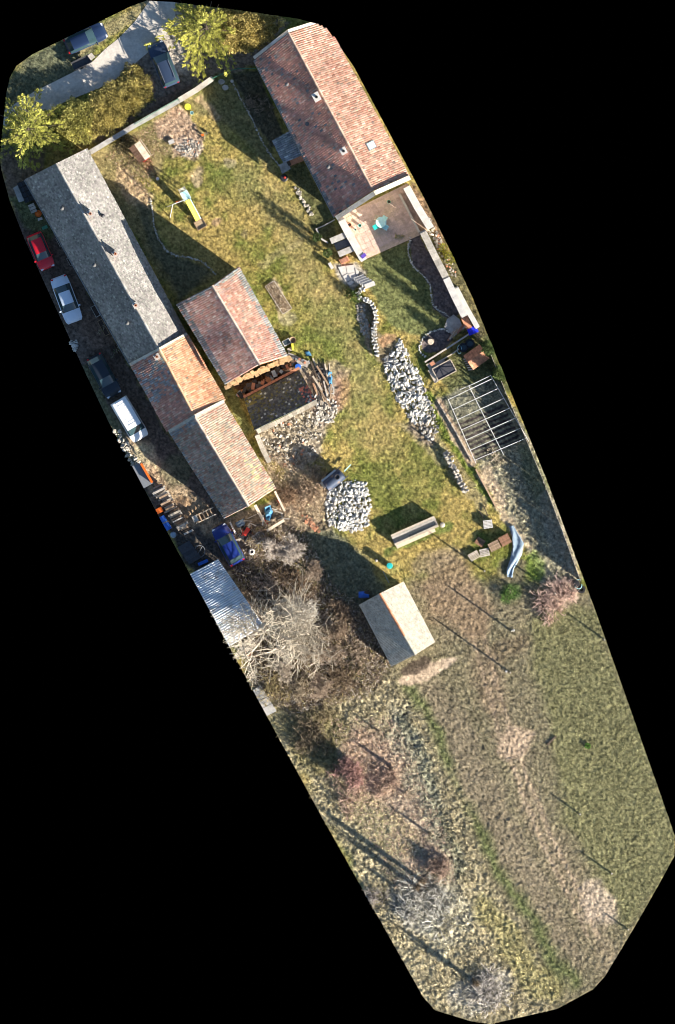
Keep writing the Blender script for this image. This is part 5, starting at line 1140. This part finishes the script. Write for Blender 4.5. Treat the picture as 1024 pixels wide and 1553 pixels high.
wall_run('timber_kerb', 'second low timber edging just below the long one', 'edging', [(652,556),(684,538),(706,522)], .12, .3, 'palewood')
MBk = thing('scrap_box', 'brown crate with orange rags at the end of the timber edging', 'crate', W(656,553)); MB().prism([W(*p)[:2] for p in ((646,553),(657,546),(664,555),(653,562))], 0, .4).build('crate', 'palewood', MBk); MB().prism([W(*p)[:2] for p in ((651,551),(657,547.5),(661,552),(655,556))], .4, .5).build('rag', 'terracotta', MBk)
g = thing('blue_tub', 'bright blue plastic tub by the garden corner', 'tub', W(717,501), heading(14,-6)); MB().box((0,0,.3), (.85,.6,.6)).build('tub', 'bluevivid', g, local=True); MB().box((0,0,.62), (.95,.7,.05)).build('rim', 'bluevivid', g, local=True)
for i, (x, y, lab) in enumerate(((703,527,'black round bin left of the small orange-roofed hut'),(713,521,'black round bin above the small orange-roofed hut'))):
    g = thing('round_bin', lab, 'bin', W(x, y)); MB().lathe(W(x, y), [(.32,0),(.42,.75),(.45,.78),(.36,.78),(.3,.3)], 16).build('bin', 'blackplastic', g, smooth=True); MB().lathe(W(x, y, .5), [(.3,0),(.3,.02)], 14).build('water', 'pane', g)
g = thing('white_hoop', 'pale hoop leaning on the black bin', 'hoop', W(696,530)); MB().path([W(697,530,.4)+Vector((.4*math.cos(t)*.5, .4*math.sin(t), .25*math.cos(t))) for t in np.linspace(0, 5.5, 14)], .03).build('hoop', 'aqua', g)
co = thing('chicken_coop', 'small hut with orange tiled roof at the right edge', 'hut', W(723,542), heading(20,-14))
MB().box((0,0,.5), (1.5,1.1,1.0)).build('wall', 'wood', co, local=True)
ra_, rb_ = Vector((-.95,.12,1.55)), Vector((.95,.12,1.55))
for s, e in ((1, .85), (-1, -.78)):
    q = [ra_, rb_, Vector((.95, e, 1.0)), Vector((-.95, e, 1.0))]; mb = MB(); slab(mb, *q, .06); ro = mb.build('roof', 'terracotta', co, local=True)
    for i in range(8):
        for j in range(4):
            a = lerp(lerp(q[0], q[1], (i+.08)/8), lerp(q[3], q[2], (i+.08)/8), j/4); c = lerp(lerp(q[0], q[1], (i+.92)/8), lerp(q[3], q[2], (i+.92)/8), j/4); dn = (q[3]-q[0])/4
            mb = MB(); slab(mb, a+Vector((0,0,.03)), c+Vector((0,0,.03)), c+dn*1.04+Vector((0,0,.055)), a+dn*1.04+Vector((0,0,.055)), .02, 0); mb.build('roof_tile', 'terracotta', ro, local=True)
MB().box((-.76,0,.4), (.03,.45,.6)).build('door', 'brownwood', co, local=True)
rp = thing('hut_ramp', 'pale boards fanned out at the foot of the small orange-roofed hut', 'boards', W(707,552))
for i in range(6): MB().beam(W(703+i*1.5, 545+i*3.2, .06), W(713+i*1.2, 543+i*3.4, .3), .12, .03).build('board', 'greywood', rp)
cf = thing('cold_frame', 'rectangular cold frame with black cover and pale wooden rim', 'cold frame', W(674,561), heading(28,-15))
for s in (-1, 1): MB().box((0, s*.62, .28), (1.95,.09,.6)).build('side_board', 'palewood', cf, local=True); MB().box((s*.98, 0, .28), (.09,1.15,.6)).build('end_board', 'palewood', cf, local=True)
MB().box((0,0,.50), (1.86,1.14,.05)).build('cover', mat('mesh_cover', (.05,.05,.06), .8, .25, 8, .3, 20), cf, local=True)
MB().box((-1.2,0,.18), (.38,1.4,.36)).build('step_box', 'palewood', cf, local=True); MB().box((-.25,.82,.16), (1.4,.3,.32)).build('shelf_box', 'greywood', cf, local=True)
# greenhouse frame
gf_ = thing('greenhouse_frame', 'bare white metal frame over the planted rows', 'frame', W(735,637))
c00, c10, c11, c01 = Vector((680,606)), Vector((747,574)), Vector((799,664)), Vector((720,698))
def gp(u, v): return lerp(lerp(c00, c10, u), lerp(c01, c11, u), v)
zf = lambda u: 1.25+.45*(1-abs(u*2-1))
for j in range(7):
    v = j/6.; pts = [W(*gp(u, v), zf(u)) for u in (0,.25,.5,.75,1)]
    MB().path(pts, .024, 6).build('cross_bar', 'whitemetal', gf_)
    for u in (0, 1):
        if j % 2 == 0: MB().tube(W(*gp(u, v), -.1), W(*gp(u, v), zf(u)), .035, .035, 6).build('post', 'whitemetal', gf_)
MB().path([W(*gp(.3, -.06), zf(.3)), W(*gp(.62, -.05), zf(.6)), W(*gp(1, -.05), zf(1))], .022, 6).build('cross_bar', 'whitemetal', gf_)
for u, v1 in ((0,1.05),(.5,1.1),(1,1.06)): MB().path([W(*gp(u, -.05 if u else 0), zf(u)+.02), W(*gp(u, .5), zf(u)+.02), W(*gp(u, v1), zf(u)+.02)], .026, 6).build('long_bar', 'whitemetal', gf_)
for u in (.5,): MB().tube(W(*gp(u, 0), -.1), W(*gp(u, 0), zf(u)), .035, .035, 6).build('post', 'whitemetal', gf_)
wall_run('timber_kerb', 'timber edging along the left side of the greenhouse frame', 'edging', [(664,608),(690,652),(716,700)], .12, .28, 'palewood')
wall_run('timber_kerb', 'weathered timber edging from the greenhouse frame down the meadow side', 'edging', [(722,712),(736,738),(752,768)], .14, .3, 'wood')
for i, (a, b, lab) in enumerate((((727,775),(735,787),'dark plank leaning by the white pallet'),((733,766),(740,782),'second dark plank by the white pallet'),((745,700),(757,688),'pale forked branch lying below the greenhouse frame'))):
    tag(MB().tube(W(a[0], a[1], .08), W(b[0], b[1], .3), .05, .04, 6).build('pole', 'darkwood' if i < 2 else 'palewood'), lab, 'pole')
# pallets
def pallet(label, px, py, L, Wd, rz, m, z=0, n=7, tilt=0):
    g = thing('pallet', label, 'pallet', W(px, py, z), rz, 'pallets by the meadow'); R = Matrix.Rotation(tilt, 3, 'X')
    for i in range(n): MB().box(R @ Vector((0, -Wd/2+(i+.5)*Wd/n, .13)), (L, Wd/n*.78, .025), mtx=R).build('slat', m, g, local=True)
    for x in (-.45, 0, .45): MB().box(R @ Vector((x*L, 0, .07)), (.1, Wd, .08), mtx=R).build('bearer', m, g, local=True)
    for i in (0, n//2, n-1): MB().box(R @ Vector((0, -Wd/2+(i+.5)*Wd/n, .012)), (L, Wd/n*.7, .02), mtx=R).build('base_slat', m, g, local=True)
    return g
for k in range(3): pallet(['pale pallet lowest in the stack beside the lawn edge','pale pallet second in the stack beside the lawn edge','pale white pallet on top of the stack beside the lawn edge'][k], 740,795, .85,.8, heading(8,-1), 'white' if k == 2 else 'palewood', .155*k, 6)
for k in range(4): pallet(['brown pallet lowest of the nearer brown stack','brown pallet second in the nearer brown stack','brown pallet third in the nearer brown stack','brown pallet on top of the nearer brown stack'][k], 750,828, 1.05,.85, heading(18,-9), 'wood', .155*k, 8)
for k in range(4): pallet(['dark brown pallet lowest beside the blue-grey tarp','dark brown pallet second beside the blue-grey tarp','dark brown pallet third beside the blue-grey tarp','dark brown pallet on top beside the blue-grey tarp'][k], 766,819, 1.0,.95, heading(18,-9)+.03, 'brownwood', .155*k, 9)
for k in range(2): pallet(['pale pallet underneath at the left end of the pallet row','pale grey pallet on top at the left end of the pallet row'][k], 719,843, 1.0,.75, heading(16,-9), 'greywood' if k == 0 else 'palewood', .155*k, 6)
pallet('open slatted pallet between the pale and the brown pallets', 735,838, .9,.75, heading(18,-4), 'greywood', 0, 5)
pallet('dark flat pallet on the grass above the pallet row', 728,822, .8,.7, heading(14,9), 'brownwood', 0, 6)
tp = thing('tarpaulin', 'crumpled blue-grey tarpaulin trailing down from the pallets', 'tarpaulin', W(784,842))
def cloth(poly_l, poly_r, nx, ny, z, amp, seed):
    mb = MB(); r = random.Random(seed)
    for j in range(ny+1):
        v = j/ny
        def along(pl):
            k = min(int(v*(len(pl)-1)), len(pl)-2); f = v*(len(pl)-1)-k; return Vector(pl[k])*(1-f)+Vector(pl[k+1])*f
        a = along(poly_l); b = along(poly_r)
        for i in range(nx+1):
            p = lerp(a, b, i/nx); zz = z+amp*(math.sin(i*.8+v*11+seed)+r.uniform(-.4,.4)) if 0 < i < nx else .03; mb.v.append(tuple(W(p.x+r.uniform(-.5,.5), p.y, max(.03, zz)))); mb.c.append((0,0,0))
    for j in range(ny):
        for i in range(nx): k = j*(nx+1)+i; mb.f.append((k, k+1, k+nx+2, k+nx+1))
    return mb
cloth([(772,798),(776,812),(777,832),(773,850),(768,866),(769,875)], [(779,797),(788,812),(795,824),(792,840),(779,864),(777,876)], 9, 26, .2, .05, 4).build('tarp', 'tarp', tp, smooth=True)
g = thing('tyre_stack', 'black tyre by the pinkish bush at the right edge', 'tyre', W(881,892)); MB().lathe(W(882,894), [(.16,.02),(.34,.0),(.38,.12),(.34,.24),(.16,.22),(.16,.02)], 18).build('tyre', 'rubber', g, smooth=True, clip=True)
g = thing('garden_hose', 'white hose curling beside the black tyre', 'hose', W(876,886)); MB().path([W(878+9*math.cos(t)*(.5+t*.1), 886+7*math.sin(t), .25) for t in np.linspace(0, 5, 16)], .03, 5).build('hose', 'aqua', g, clip=True)
tag(MB().lathe(W(874,885), [(.02,0),(.3,0),(.34,.2),(.3,.4),(.02,.42)], 12).build('black_sack', 'blackplastic', clip=True), 'black sack between tyre and pinkish bush', 'sack')
# covered stack of slats in the lawn
ws = thing('firewood_stack', 'long pale stack of boards and slates on the lawn', 'stack', W(629,805), heading(70,-31))
for i in range(2): MB().box((-.0, -.62+.12, .4), (.01,.01,.01))
MB().box((0,0,.2), (4.5,1.05,.4)).build('base', 'greywood', ws, local=True)
for i in range(5):
    y = -.46+i*.23; z = .52 if i in (1,) else (.44 if i == 2 else .74)
    for k in range(3): MB().box((-1.5+1.5*k+rnd.uniform(-.03,.03), y, z-.1), (1.48,.2,.3), rnd.uniform(-.01,.01)).build('board', 'palewood' if i in (0,4) else 'greywood', ws, local=True)
for k in range(26): MB().box((-2.1+k*.165, .02+rnd.uniform(-.03,.03), .62), (.03,.34,.34), mtx=Matrix.Rotation(.35, 3, 'Y')).build('slate', 'greymetal', ws, local=True)
for x in (-2.15, .5, 2.1): MB().tube((x, .53, 0), (x, .53, 1.05), .04).build('post', 'greywood', ws, local=True)
MB().box((-.2,-.72,.08), (4.0,.32,.16)).build('plinth', 'palewood', ws, local=True)
tag(MB().lathe(W(671,796), [(.02,0),(.2,.02),(.26,.18),(.16,.34),(.02,.36)], 10).build('boulder', 'stone'), 'grey boulder at the right end of the board stack', 'stone')
for (x, y, mm, s, lab) in ((591,858,'turquoise',.3,'turquoise water barrel above the shed'),):
    g = thing('water_barrel', lab, 'barrel', W(x, y)); MB().lathe(W(x, y), [(s*.85,0),(s,.3),(s,.6),(s*.9,.88)], 18).build('barrel', mm, g, smooth=True); MB().lathe(W(x, y, .88), [(s*.92,0),(s*.92,.04),(.02,.06)], 18).build('lid', mm, g)
g = thing('blue_barrel', 'dark blue barrel behind the upper corner of the shed', 'barrel', W(552,902)); MB().lathe(W(552,902,.3), [(.02,-.5),(.3,-.5),(.33,0),(.3,.5),(.02,.5)], 16, 'X').build('barrel', 'blueplastic', g, smooth=True); MB().box(W(557,899,.3), (.5,.4,.6), .4).build('crate', 'darkwood', g)
tag(MB().tube(W(581,866,.05), W(590,884,.9), .04, .04, 6).build('pole', 'greymetal'), 'grey pole leaning on the shed below the turquoise barrel', 'pole')
tag(MB().lathe(W(571,850), [(.1,0),(.14,.5),(.03,.6)], 8).build('post_stump', 'greywood'), 'short grey post above the turquoise barrel', 'post')
# posts that throw the long shadows over the meadow
for i, (x, y, h_, lab) in enumerate(((774,1020,2.9,'tall thin post standing in the middle of the meadow'),(776,957,2.4,'thin post beside pale stones at the meadow top'),(735,866,2.3,'thin post near the top of the bare ground'),(842,900,1.6,'thin post in front of the pinkish bush'),
 (917,970,1.4,'thin post by the right edge of the meadow'),(880,1235,1.1,'low thin stake far down the meadow'),(928,1325,1.2,'low thin stake near the right end of the meadow'),(953,1410,.9,'low stake at the lower right edge'),(687,692,1.6,'thin post at the head of the low dry-stone wall'))):
    g = thing('fence_post', lab, 'post', W(x, y), group='posts in the meadow'); MB().tube(W(x, y, -.2), W(x, y, h_), .085, .07, 8).build('post', 'greywood', g); MB().lathe(W(x, y, h_), [(.08,0),(.07,.04),(.01,.06)], 8).build('cap', 'greywood', g)
tag(MB().beam(W(830,1130,.08), W(843,1117,.08), .14, .12).build('feed_trough', 'darkwood'), 'short dark beam lying alone in the meadow', 'beam')
for (x, y, lab) in ((779,956,'pale stone at the foot of the post at the meadow top'),(768,1018,'white stone beside the tall post in the meadow')): tag(MB().lathe(W(x, y), [(.02,-.03),(.12,0),(.13,.06),(.02,.1)], 8).build('field_stone', 'stonewhite'), lab, 'stone')
shrub('grass_tuft', 'bright green clump of plants alone in the meadow', [(891,1131,.02,.2)], 160, .14, ((.05,.12,.02),(.12,.26,.04)), 95, cat='plant', trunk=False)

# ---------------------------------------------------------------- left side: yard clutter
rk = thing('crate_rack', 'black metal rack of empty crates against the end of the grey-roofed house', 'rack', W(41,296), heading(18,42))
for i in range(4):
    for j in range(2):
        x, y = -1.15+i*.52, -.22+j*.46
        for (dx, dy, sx, sy) in ((0,-.2,.48,.04),(0,.2,.48,.04),(-.22,0,.04,.38),(.22,0,.04,.38)): MB().box((x+dx, y+dy, .3), (sx, sy, .5)).build('crate_side', 'darkmetal', rk, local=True)
        MB().box((x, y, .12), (.4,.36,.03)).build('crate_floor', 'greymetal', rk, local=True)
for i in range(3): MB().box((1.05+i*.3, .0, .25), (.26,.6,.45)).build('box', 'greywood', rk, local=True)
g = thing('orange_basket', 'orange round basket at the foot of the grey-roofed house', 'basket', W(58,324)); MB().lathe(W(58,324), [(.2,0),(.3,.4),(.32,.42),(.25,.4),(.2,.2)], 16).build('basket', 'orange', g); MB().lathe(W(58,324,.3), [(.26,0),(.2,.12),(.02,.16)], 14).build('filling', 'orange', g)
g = thing('white_box', 'small white box beside the orange basket', 'box', W(61,332)); MB().box(W(61,332,.12), (.42,.22,.26), .3).build('box', 'white', g); MB().box(W(61,332,.265), (.44,.24,.03), .3).build('lid', 'white', g)
tag(MB().box(W(68,345,.05), (.55,.3,.1), .4).build('green_board', 'greenmetal'), 'pale green board on the ground near the red hatchback', 'board')
st_ = struct(MB().prism([W(*p)[:2] for p in ((20,285),(30,279),(38,304),(29,307))], -.1, .07).build('yard_slab', 'concrete', clip=True))
for i, (x, y, l, mm, lab) in enumerate(((91,366,.9,'greywood','narrow grey trough nearest the red hatchback against the row house'),(107,396,.8,'greywood','narrow grey trough beside the pale saloon'),(145,472,1.1,'concrete','concrete trough on the wall side opposite the pale saloon'),(157,497,1.6,'wood','wooden planting trough with dry plants by the row house'),(174,534,1.5,'darkwood','dark planting trough at the lower end of the row house'))):
    g = thing('planter', lab, 'planter', W(x, y), heading(16,30), 'planters along the row house')
    for s in (-1, 1): MB().box((0, s*.22, .2), (l,.05,.4)).build('side_board', mm, g, local=True); MB().box((s*(l/2-.02), 0, .2), (.05,.38,.4)).build('end_board', mm, g, local=True)
    MB().box((0,0,.16), (l-.1,.38,.3)).build('soil', 'soil', g, local=True)
    if i > 2:
        mb = MB()
        for k in range(50): p = W(x, y, .3)+Matrix.Rotation(heading(16,30), 3, 'Z') @ Vector((rnd.uniform(-l/2,l/2)*.9, rnd.uniform(-.2,.2), 0)); mb.col = rnd.choice([(.5,.44,.34),(.3,.25,.18),(.16,.2,.08)]); mb.tube(p, p+Vector((rnd.uniform(-.2,.2), rnd.uniform(-.2,.2), rnd.uniform(.1,.35))), .03, .01, 3, False)
        npmesh('dry_plants', np.array(mb.v), np.array(mb.f), 'twig', g, col=np.array(mb.c))
heap('white stones at the left edge between saloon and charcoal car', [(106,516),(116,514),(120,528),(112,532)], 12, .3, .5, .2, 'stonewhite')
# timber stack on the left edge
ts = thing('timber_stack', 'long row of short sawn beams stacked along the left edge', 'timber', W(258,770))
for i in range(22):
    c = Vector((238,738))+Vector((40,62))*(i/21.)+Vector((rnd.uniform(-2,2), rnd.uniform(-1,1))); dv = Vector((8.5,-4.2))*rnd.uniform(.75,1.15); z = .25+.22*(i % 3)
    MB().beam(W(c.x-dv.x, c.y-dv.y, z), W(c.x+dv.x, c.y+dv.y, z+rnd.uniform(-.08,.08)), .2*rnd.uniform(.7,1.1), .2).build('beam', rnd.choice(['palewood','wood','greywood']), ts, clip=True)
for i in range(20):
    c = Vector((246,745))+Vector((40,62))*(i/19.); dv = Vector((7,-3.4)); MB().beam(W(c.x-dv.x, c.y-dv.y, .14), W(c.x+dv.x, c.y+dv.y, .14), .2, .18).build('beam', rnd.choice(['wood','greywood','darkwood']), ts, clip=True)
g = thing('blue_drum', 'long blue drum lying at the left edge by the timber stack', 'drum', W(251,793)); MB().tube(W(245,783,.3), W(257,803,.3), .28, .28, 16).build('drum', 'blueplastic', g, smooth=True, clip=True); MB().tube(W(250,791.5,.3), W(250.8,793,.3), .295, .295, 16).build('hoop', 'greymetal', g, clip=True)
tag(MB().box(W(242,774,.3), (.6,.5,.6), .5).build('orange_crate', 'orange', clip=True), 'small orange crate at the left edge above the blue drum', 'crate')
tag(MB().lathe(W(263,811,0), [(.25,0),(.3,.3),(.2,.5),(.02,.52)], 12).build('pale_sack', 'tarp', clip=True), 'pale blue sack at the left edge below the blue drum', 'sack')
# scrap by the tiled house and the blue hatchback
for i, (a, b, w, z, mm, lab) in enumerate((((387,766),(400,791),.28,.5,'palewood','thick pale beam leaning from the tiled house gable'),((417,745),(432,775),.2,.6,'palewood','long pale beam at the right end of the tiled house'),((405,805),(431,789),.26,.35,'palewood','pale beam lying below the blue tarpaulin scrap'),((349,792),(358,810),.16,.3,'greywood','grey post beside the bonnet of the blue hatchback'))):
    tag(MB().beam(W(a[0], a[1], z+.3), W(b[0], b[1], z), w, w).build('beam', mm), lab, 'beam')
tag(cloth([(400,770),(402,778),(403,788)], [(410,766),(414,776),(410,790)], 6, 8, .4, .15, 6).build('blue_tarp', 'bluetarp', smooth=True), 'crumpled bright blue sheet under the gable of the mottled tiled house', 'sheet')
tag(cloth([(357,793),(358,797),(360,800)], [(370,786),(372,791),(371,797)], 6, 6, .35, .12, 7).build('grey_tarp', 'tarp', smooth=True), 'pale blue-grey sheet over scrap at the tiled house corner', 'sheet')
rm = thing('garden_tractor', 'red rusty garden machine in the scrap heap', 'machine', W(372,809), 1.0)
MB().box((.2,0,.55), (.8,.4,.35)).build('bonnet', 'red', rm, local=True); MB().box((-.35,0,.45), (.5,.45,.12)).build('seat', 'blackplastic', rm, local=True)
for x, y, r_ in ((.45,.32,.2),(.45,-.32,.2),(-.4,.38,.3),(-.4,-.38,.3)): MB().lathe((x, y, r_), [(.05,-.08),(r_*.9,-.08),(r_,0),(r_*.9,.08),(.05,.08)], 14, 'Y').build('wheel', 'rubber', rm, local=True)
MB().path([Vector((-.1,0,.5)),Vector((-.2,.0,.95)),Vector((-.35,.2,1.0))], .025).build('steering', 'red', rm, local=True); MB().box((0,.3,.6), (.5,.06,.1), .5).build('lever', 'red', rm, local=True)
g = thing('white_pot', 'round white tub with dark opening beside the blue hatchback', 'tub', W(382,837)); MB().lathe(W(382,837), [(.2,0),(.29,.3),(.31,.5),(.18,.56),(.15,.5),(.12,.2)], 18).build('tub', 'white', g, smooth=True); MB().lathe(W(382,837,.3), [(.14,0),(.14,.1)], 12).build('water', 'darkmetal', g)
g = thing('scrap_pile', 'jumble of scrap metal, planks and pipes between tiled house and bare tree', 'scrap', W(378,800))
for i in range(46):
    x = rnd.uniform(348,432); y = lerp(800, 762, (x-348)/84)+rnd.uniform(-4,30); a = rnd.random()*3.14; l = rnd.uniform(.3,1.1); p = W(x, y, rnd.uniform(.08,.3)); d = Vector((math.cos(a), math.sin(a), rnd.uniform(-.15,.15)))*l/2
    if rnd.random() < .65: MB().beam(p-d, p+d, rnd.uniform(.06,.2), .06).build('plank', rnd.choice(['greywood','wood','darkwood','palewood']), g)
    else: MB().tube(p-d, p+d, .04, .04, 6).build('pipe', rnd.choice(['greymetal','darkmetal','whitemetal','red']), g)
g = thing('grey_cage', 'flat grey wire crate beside the red garden machine', 'crate', W(393,815), .6)
for i in range(6): MB().box((-.5+i*.2, 0, .3), (.05,.8,.05)).build('bar', 'greymetal', g, local=True)
for s in (-1, 1): MB().box((0, s*.4, .2), (1.1,.05,.4)).build('side', 'greymetal', g, local=True)
mw = thing('cart_frame', 'broken wooden cart frame on the dirt beside the tiled house', 'cart', W(310,782), heading(26,-12))
for s in (-1, 1): MB().beam((-1.0, s*.35, .3), (1.1, s*.35, .45), .1, .1).build('shaft', 'palewood', mw, local=True)
for i in range(5): MB().box((-.8+i*.38, 0, .4), (.12,.8,.05)).build('cross_board', 'wood', mw, local=True)
MB().box((-.9,.1,.5), (.5,.6,.25)).build('box', 'greywood', mw, local=True)
g = thing('wheel_hoop', 'dark iron hoop lying on the dark yard by the metal shed', 'hoop', W(303,836)); MB().path([W(303+8*math.cos(t), 836+9*math.sin(t), .08) for t in np.linspace(0, 6.283, 20)], .05, 6).build('hoop', 'greymetal', g); MB().tube(W(299,843,.1), W(307,828,.12), .03).build('spoke', 'greymetal', g)
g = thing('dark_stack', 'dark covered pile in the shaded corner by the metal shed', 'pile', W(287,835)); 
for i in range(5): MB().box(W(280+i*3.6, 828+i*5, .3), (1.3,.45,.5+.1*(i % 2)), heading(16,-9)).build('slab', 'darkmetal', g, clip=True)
tag(MB().box(W(308,853,.25), (1.0,.3,.4), heading(16,-7)).build('blue_box', 'blueplastic'), 'dark blue box against the metal shed', 'box')
# clutter between barn and lean-to
g = thing('white_basin', 'white basin at the lower corner of the barn', 'basin', W(435,519), .5); MB().box((0,0,.35), (.75,.55,.3)).build('basin', 'white', g, local=True); MB().box((0,0,.51), (.6,.4,.02)).build('water', 'pane', g, local=True)
for (a, b) in ((-.3,-.2),(.3,-.2),(.3,.2),(-.3,.2)): MB().box((a, b, .1), (.06,.06,.2)).build('leg', 'greymetal', g, local=True)
g = thing('round_basket', 'brown round basket beside the white basin', 'basket', W(444,516)); MB().lathe(W(444,516), [(.22,0),(.32,.3),(.34,.32),(.28,.3),(.2,.1)], 16).build('basket', 'wood', g); MB().lathe(W(444,516,.1), [(.22,0),(.22,.08)], 12).build('filling', 'darkwood', g)
g = thing('wooden_chair', 'pale wooden stool by the barn corner', 'stool', W(440,530), .4); MB().box((0,0,.45), (.5,.35,.05)).build('seat', 'palewood', g, local=True)
for sx in (-.2,.2):
    for sy in (-.14,.14): MB().tube((sx, sy, 0), (sx, sy, .45), .025).build('leg', 'palewood', g, local=True)
tag(MB().box(W(444,526,.35), (.2,.65,.7), .1).build('board', 'yellow'), 'pale yellow upright board beside the wooden stool', 'board')
g = thing('blue_sheet', 'light blue sheet on the grass right of the barn', 'sheet', W(467,536)); cloth([(462,534),(465,540)], [(469,532),(473,539)], 4, 4, .12, .05, 9).build('sheet', 'bluetarp', g)
g = thing('blue_barrel', 'bright blue barrel at the top of the mossy lean-to', 'barrel', W(452,556)); MB().lathe(W(452,556), [(.26,0),(.3,.3),(.3,.6),(.27,.9)], 18).build('barrel', 'blueplastic', g, smooth=True); MB().lathe(W(452,556,.9), [(.28,0),(.28,.03),(.02,.05)], 18).build('lid', 'blueplastic', g)
g = thing('workbench', 'dark cluttered bench below the barn corner', 'bench', W(452,546), heading(26,12)); MB().box((0,0,.7), (2.2,.6,.07)).build('top', 'greywood', g, local=True)
for sx in (-1,1):
    for sy in (-.24,.24): MB().box((sx, sy, .33), (.08,.08,.68)).build('leg', 'greywood', g, local=True)
for i in range(6): MB().box((-.8+i*.3, rnd.uniform(-.15,.15), .82), (.2,.22,.18), rnd.random()).build('box', rnd.choice(['darkwood','whitemetal','greymetal','brick']), g, local=True)
cl = thing('junk_heap', 'dark junk packed between barn gable and mossy lean-to', 'junk', W(400,582))
for i in range(54):
    t = rnd.random(); x = lerp(362, 448, t); y = lerp(598, 553, t)+rnd.uniform(-9,4); MB().box(W(x, y, .4+rnd.uniform(0,.4)), (rnd.uniform(.2,.7), rnd.uniform(.15,.5), rnd.uniform(.3,.9)), rnd.random()*3).build('junk', rnd.choice(['darkmetal','darkwood','blackplastic','brownwood','darkmetal','greymetal','brick','tarp']), cl)
pk = thing('plank_heap', 'heap of old planks and poles right of the mossy lean-to', 'planks', W(488,580))
for i in range(26):
    x = rnd.uniform(474,502); y = rnd.uniform(558,604); a = heading(8,30)+rnd.uniform(-.35,.35); l = rnd.uniform(.9,2.2); p = W(x, y, rnd.uniform(.1,.4)); d = Vector((math.cos(a), math.sin(a), rnd.uniform(-.05,.05)))*l/2
    MB().beam(p-d, p+d, rnd.uniform(.08,.18), .06).build('plank', rnd.choice(['greywood','wood','palewood','darkwood','brownwood']), pk)
tag(cloth([(474,560),(476,566)], [(492,558),(498,572)], 6, 5, .35, .1, 11).build('black_sheet', 'blackplastic', smooth=True), 'black plastic sheet over the top of the plank heap', 'sheet')
tag(cloth([(497,563),(496,572),(499,590)], [(503,564),(504,574),(504,592)], 4, 10, .3, .1, 12).build('blue_net', 'bluetarp', smooth=True), 'pale blue netting on the right of the plank heap', 'netting')
g = thing('square_stand', 'small white square frame below the pale blue netting', 'stand', W(503,592))
for (dx, dy, sx, sy) in ((-.22,0,.08,.7),(.22,0,.08,.7),(0,.32,.36,.08),(0,-.32,.36,.08)): MB().box(W(503,592,.3)+Vector((dx, dy, 0)), (sx, sy, .1)).build('rail', 'white', g)
g = thing('white_sheet', 'white metal sheet and pan at the top of the junk by the barn corner', 'scrap', W(463,552)); MB().box(W(463,551,.35), (.9,.3,.04), heading(13,-4)).build('sheet', 'whitemetal', g); MB().box(W(455,549,.3), (.5,.12,.25), heading(13,8)).build('bar', 'palewood', g)
# ruined platform edge and concrete slabs at the left edge
wall_run('ruin_wall', 'pale footing wall of the ruin under the mossy lean-to', 'wall', [(390,655),(432,635),(480,610)], .35, .5, 'stone', 'stone', .4)
wall_run('ruin_wall', 'crumbling left footing wall of the ruin beside the mottled house', 'wall', [(390,660),(398,680),(408,700)], .4, .5, 'stone', 'stone', .4)
cs = thing('slab_stack', 'pale concrete slabs with gaps at the left edge below the thicket', 'slabs', W(398,1062))
for i in range(7): MB().box(W(388+i*3.4, 1048+i*5.4, .12+.03*(i % 2)), (.42,1.35,.14), heading(10,18)+rnd.uniform(-.06,.06)).build('slab', 'concrete', cs, clip=True)
heap('white rubble by the trunk of the largest bare tree', [(346,960),(360,954),(366,964),(356,972)], 18, .25, .5, .3, 'stonewhite')
g = thing('clay_pot', 'brown clay pot under the largest bare tree', 'pot', W(377,988)); MB().lathe(W(377,988), [(.3,0),(.42,.3),(.36,.5),(.02,.45)], 12).build('pot', 'terracotta', g); MB().lathe(W(377,988,.48), [(.28,0),(.02,.03)], 10).build('soil', 'soil', g)
